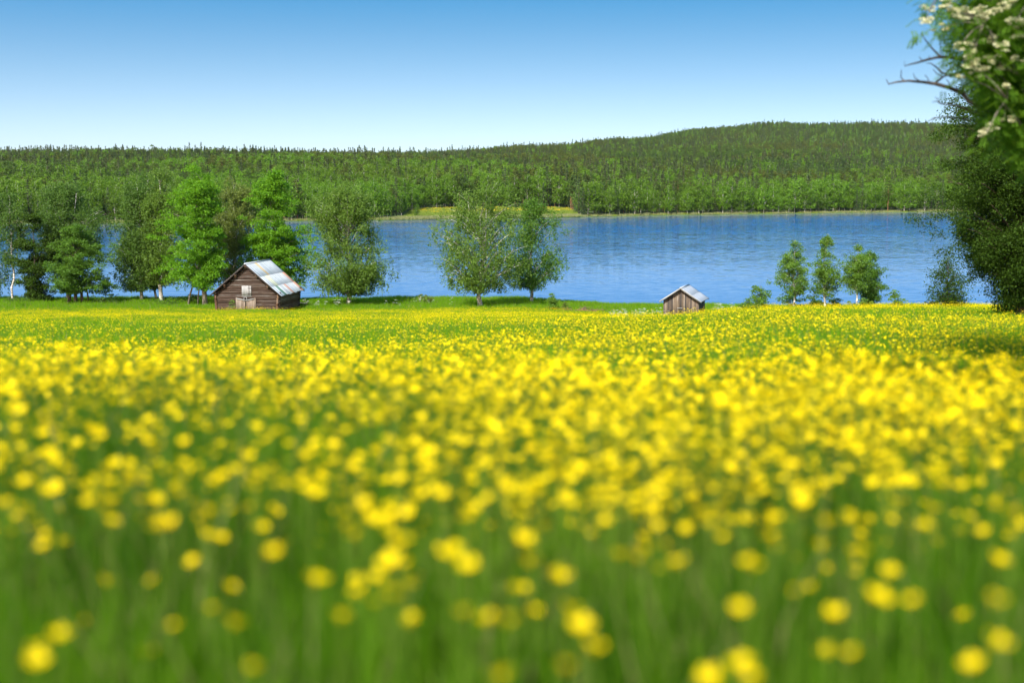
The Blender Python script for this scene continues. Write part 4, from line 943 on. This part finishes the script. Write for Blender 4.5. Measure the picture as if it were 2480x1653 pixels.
# the blooms that show largest in the photograph: column, row, height above ground
NAMED = [(950, 1365, .50, 'lower one of the biggest blurred buttercup cluster near the lower middle'), (965, 1315, .52, 'upper one of the biggest blurred buttercup cluster near the lower middle'), (1095, 1345, .52, 'big single blurred buttercup right of the biggest cluster'),
 (870, 1435, .47, 'large blurred buttercup just above a smaller one, lower centre left'), (828, 1495, .44, 'blurred buttercup below the large one at lower centre left'), (765, 1408, .46, 'small blurred buttercup left of the large lower centre left bloom'),
 (1407, 1520, .46, 'upper of two overlapping buttercups near the bottom, right of centre'), (1438, 1572, .44, 'lower of two overlapping buttercups near the bottom, right of centre'), (1181, 1502, .45, 'single round buttercup near the bottom centre'),
 (567, 1510, .44, 'lone round buttercup in dark grass at lower left'), (2123, 1448, .50, 'large lone buttercup at lower right'), (1825, 1372, .50, 'large buttercup with a second bloom behind it, right of centre'), (1718, 1645, .45, 'buttercup cut by the bottom edge right of centre'),
 (1797, 1612, .44, 'buttercup just above the bottom edge right of centre'), (1215, 1640, .46, 'buttercup cut by the bottom edge near the middle'), (90, 1603, .44, 'dim buttercup in the bottom left corner'), (2358, 1612, .43, 'dim buttercup at the bottom towards the right corner'), (2415, 1560, .45, 'dim buttercup near the right edge close to the bottom'),
 (1282, 1362, .47, 'round buttercup alone right of the big single bloom'), (1349, 1388, .46, 'small round buttercup lower right of the centre round bloom'), (1705, 1245, .52, 'bright tall buttercup right of centre'), (1642, 1367, .46, 'round buttercup left of the large right of centre bloom')]
cntb = 0
for (px, py, hh, lb) in NAMED:
    # walk out along the line of sight until the bloom is hh above the ground
    dd = 1.0
    for q in range(400):
        p = at(px, py, dd)
        if p.z - ground(p.x, p.y) <= hh: break
        dd += .012
    buttercup(p.x, p.y, p.z, lb, None, 1.6 if cntb < 3 else 1.25); cntb += 1
for (px, py) in [(325,1165),(380,1215),(435,1195),(505,1240),(410,1270),(385,1275),(270,1265),(540,1155),(525,1165),(630,1150),(610,1158),(1025,1200),(1240,1220),(1220,1180),(1300,1190),(1490,1175),(1590,1280),(1500,1345),(1545,1350),(1870,1300),(1990,1325),(2085,1330),(2240,1275),(2285,1175),(2000,1265),(1815,1190),(2420,1360),(2460,1240),(1265,1310),(1140,1255),(840,1275),(900,1260),(2170,1170),(1940,1215),(1095,1110),(60,1170),(110,1195),(30,985),(240,1040),(355,1070),(1290,1090),(1350,1150),(760,1200)]:
    dd = 1.0; hh = R.uniform(.44, .54)
    for q in range(500):
        p = at(px, py, dd)
        if p.z - ground(p.x, p.y) <= hh: break
        dd += .012
    g_ = GEN[0] if px < 850 else (GEN[1] if px < 1650 else GEN[2]); buttercup(p.x, p.y, p.z, g_[2], g_[3], R.uniform(1.15, 1.45)); cntb += 1
while cntb < 300:
    y = math.sqrt(R.uniform(1.7**2, 3.6**2)); x = R.uniform(-.37, .37)*y
    if R.random() > .07 + .93*((y-1.7)/1.9)**2.2: continue
    z = ground(x, y) + R.triangular(.28, .58, .45)
    px = CX + x/y*FPX; row = HZ + (CAM.z - z)/y*FPX
    if row > 1680: continue
    g_ = GEN[0] if px < 850 else (GEN[1] if px < 1650 else GEN[2]); buttercup(x, y, z, g_[2], g_[3], R.uniform(.8, 1.15)); cntb += 1

# ------------------------------------------------------------------ thin summer haze over lake and hills
m, nt = mat('haze'); k = NT(nt); pv = k.n('ShaderNodeVolumePrincipled', Density=.000014, Anisotropy=.0)
pv.inputs['Color'].default_value = (.80, .90, 1.0, 1); oo = nt.nodes.new('ShaderNodeOutputMaterial'); nt.links.new(pv.outputs[0], oo.inputs['Volume'])
mb = MB(); mb.box(-1900, 2300, -90, 3600, -45, 150); tag(mb.build('haze', m), 'thin blue summer haze over the lake and hills', kind='stuff')
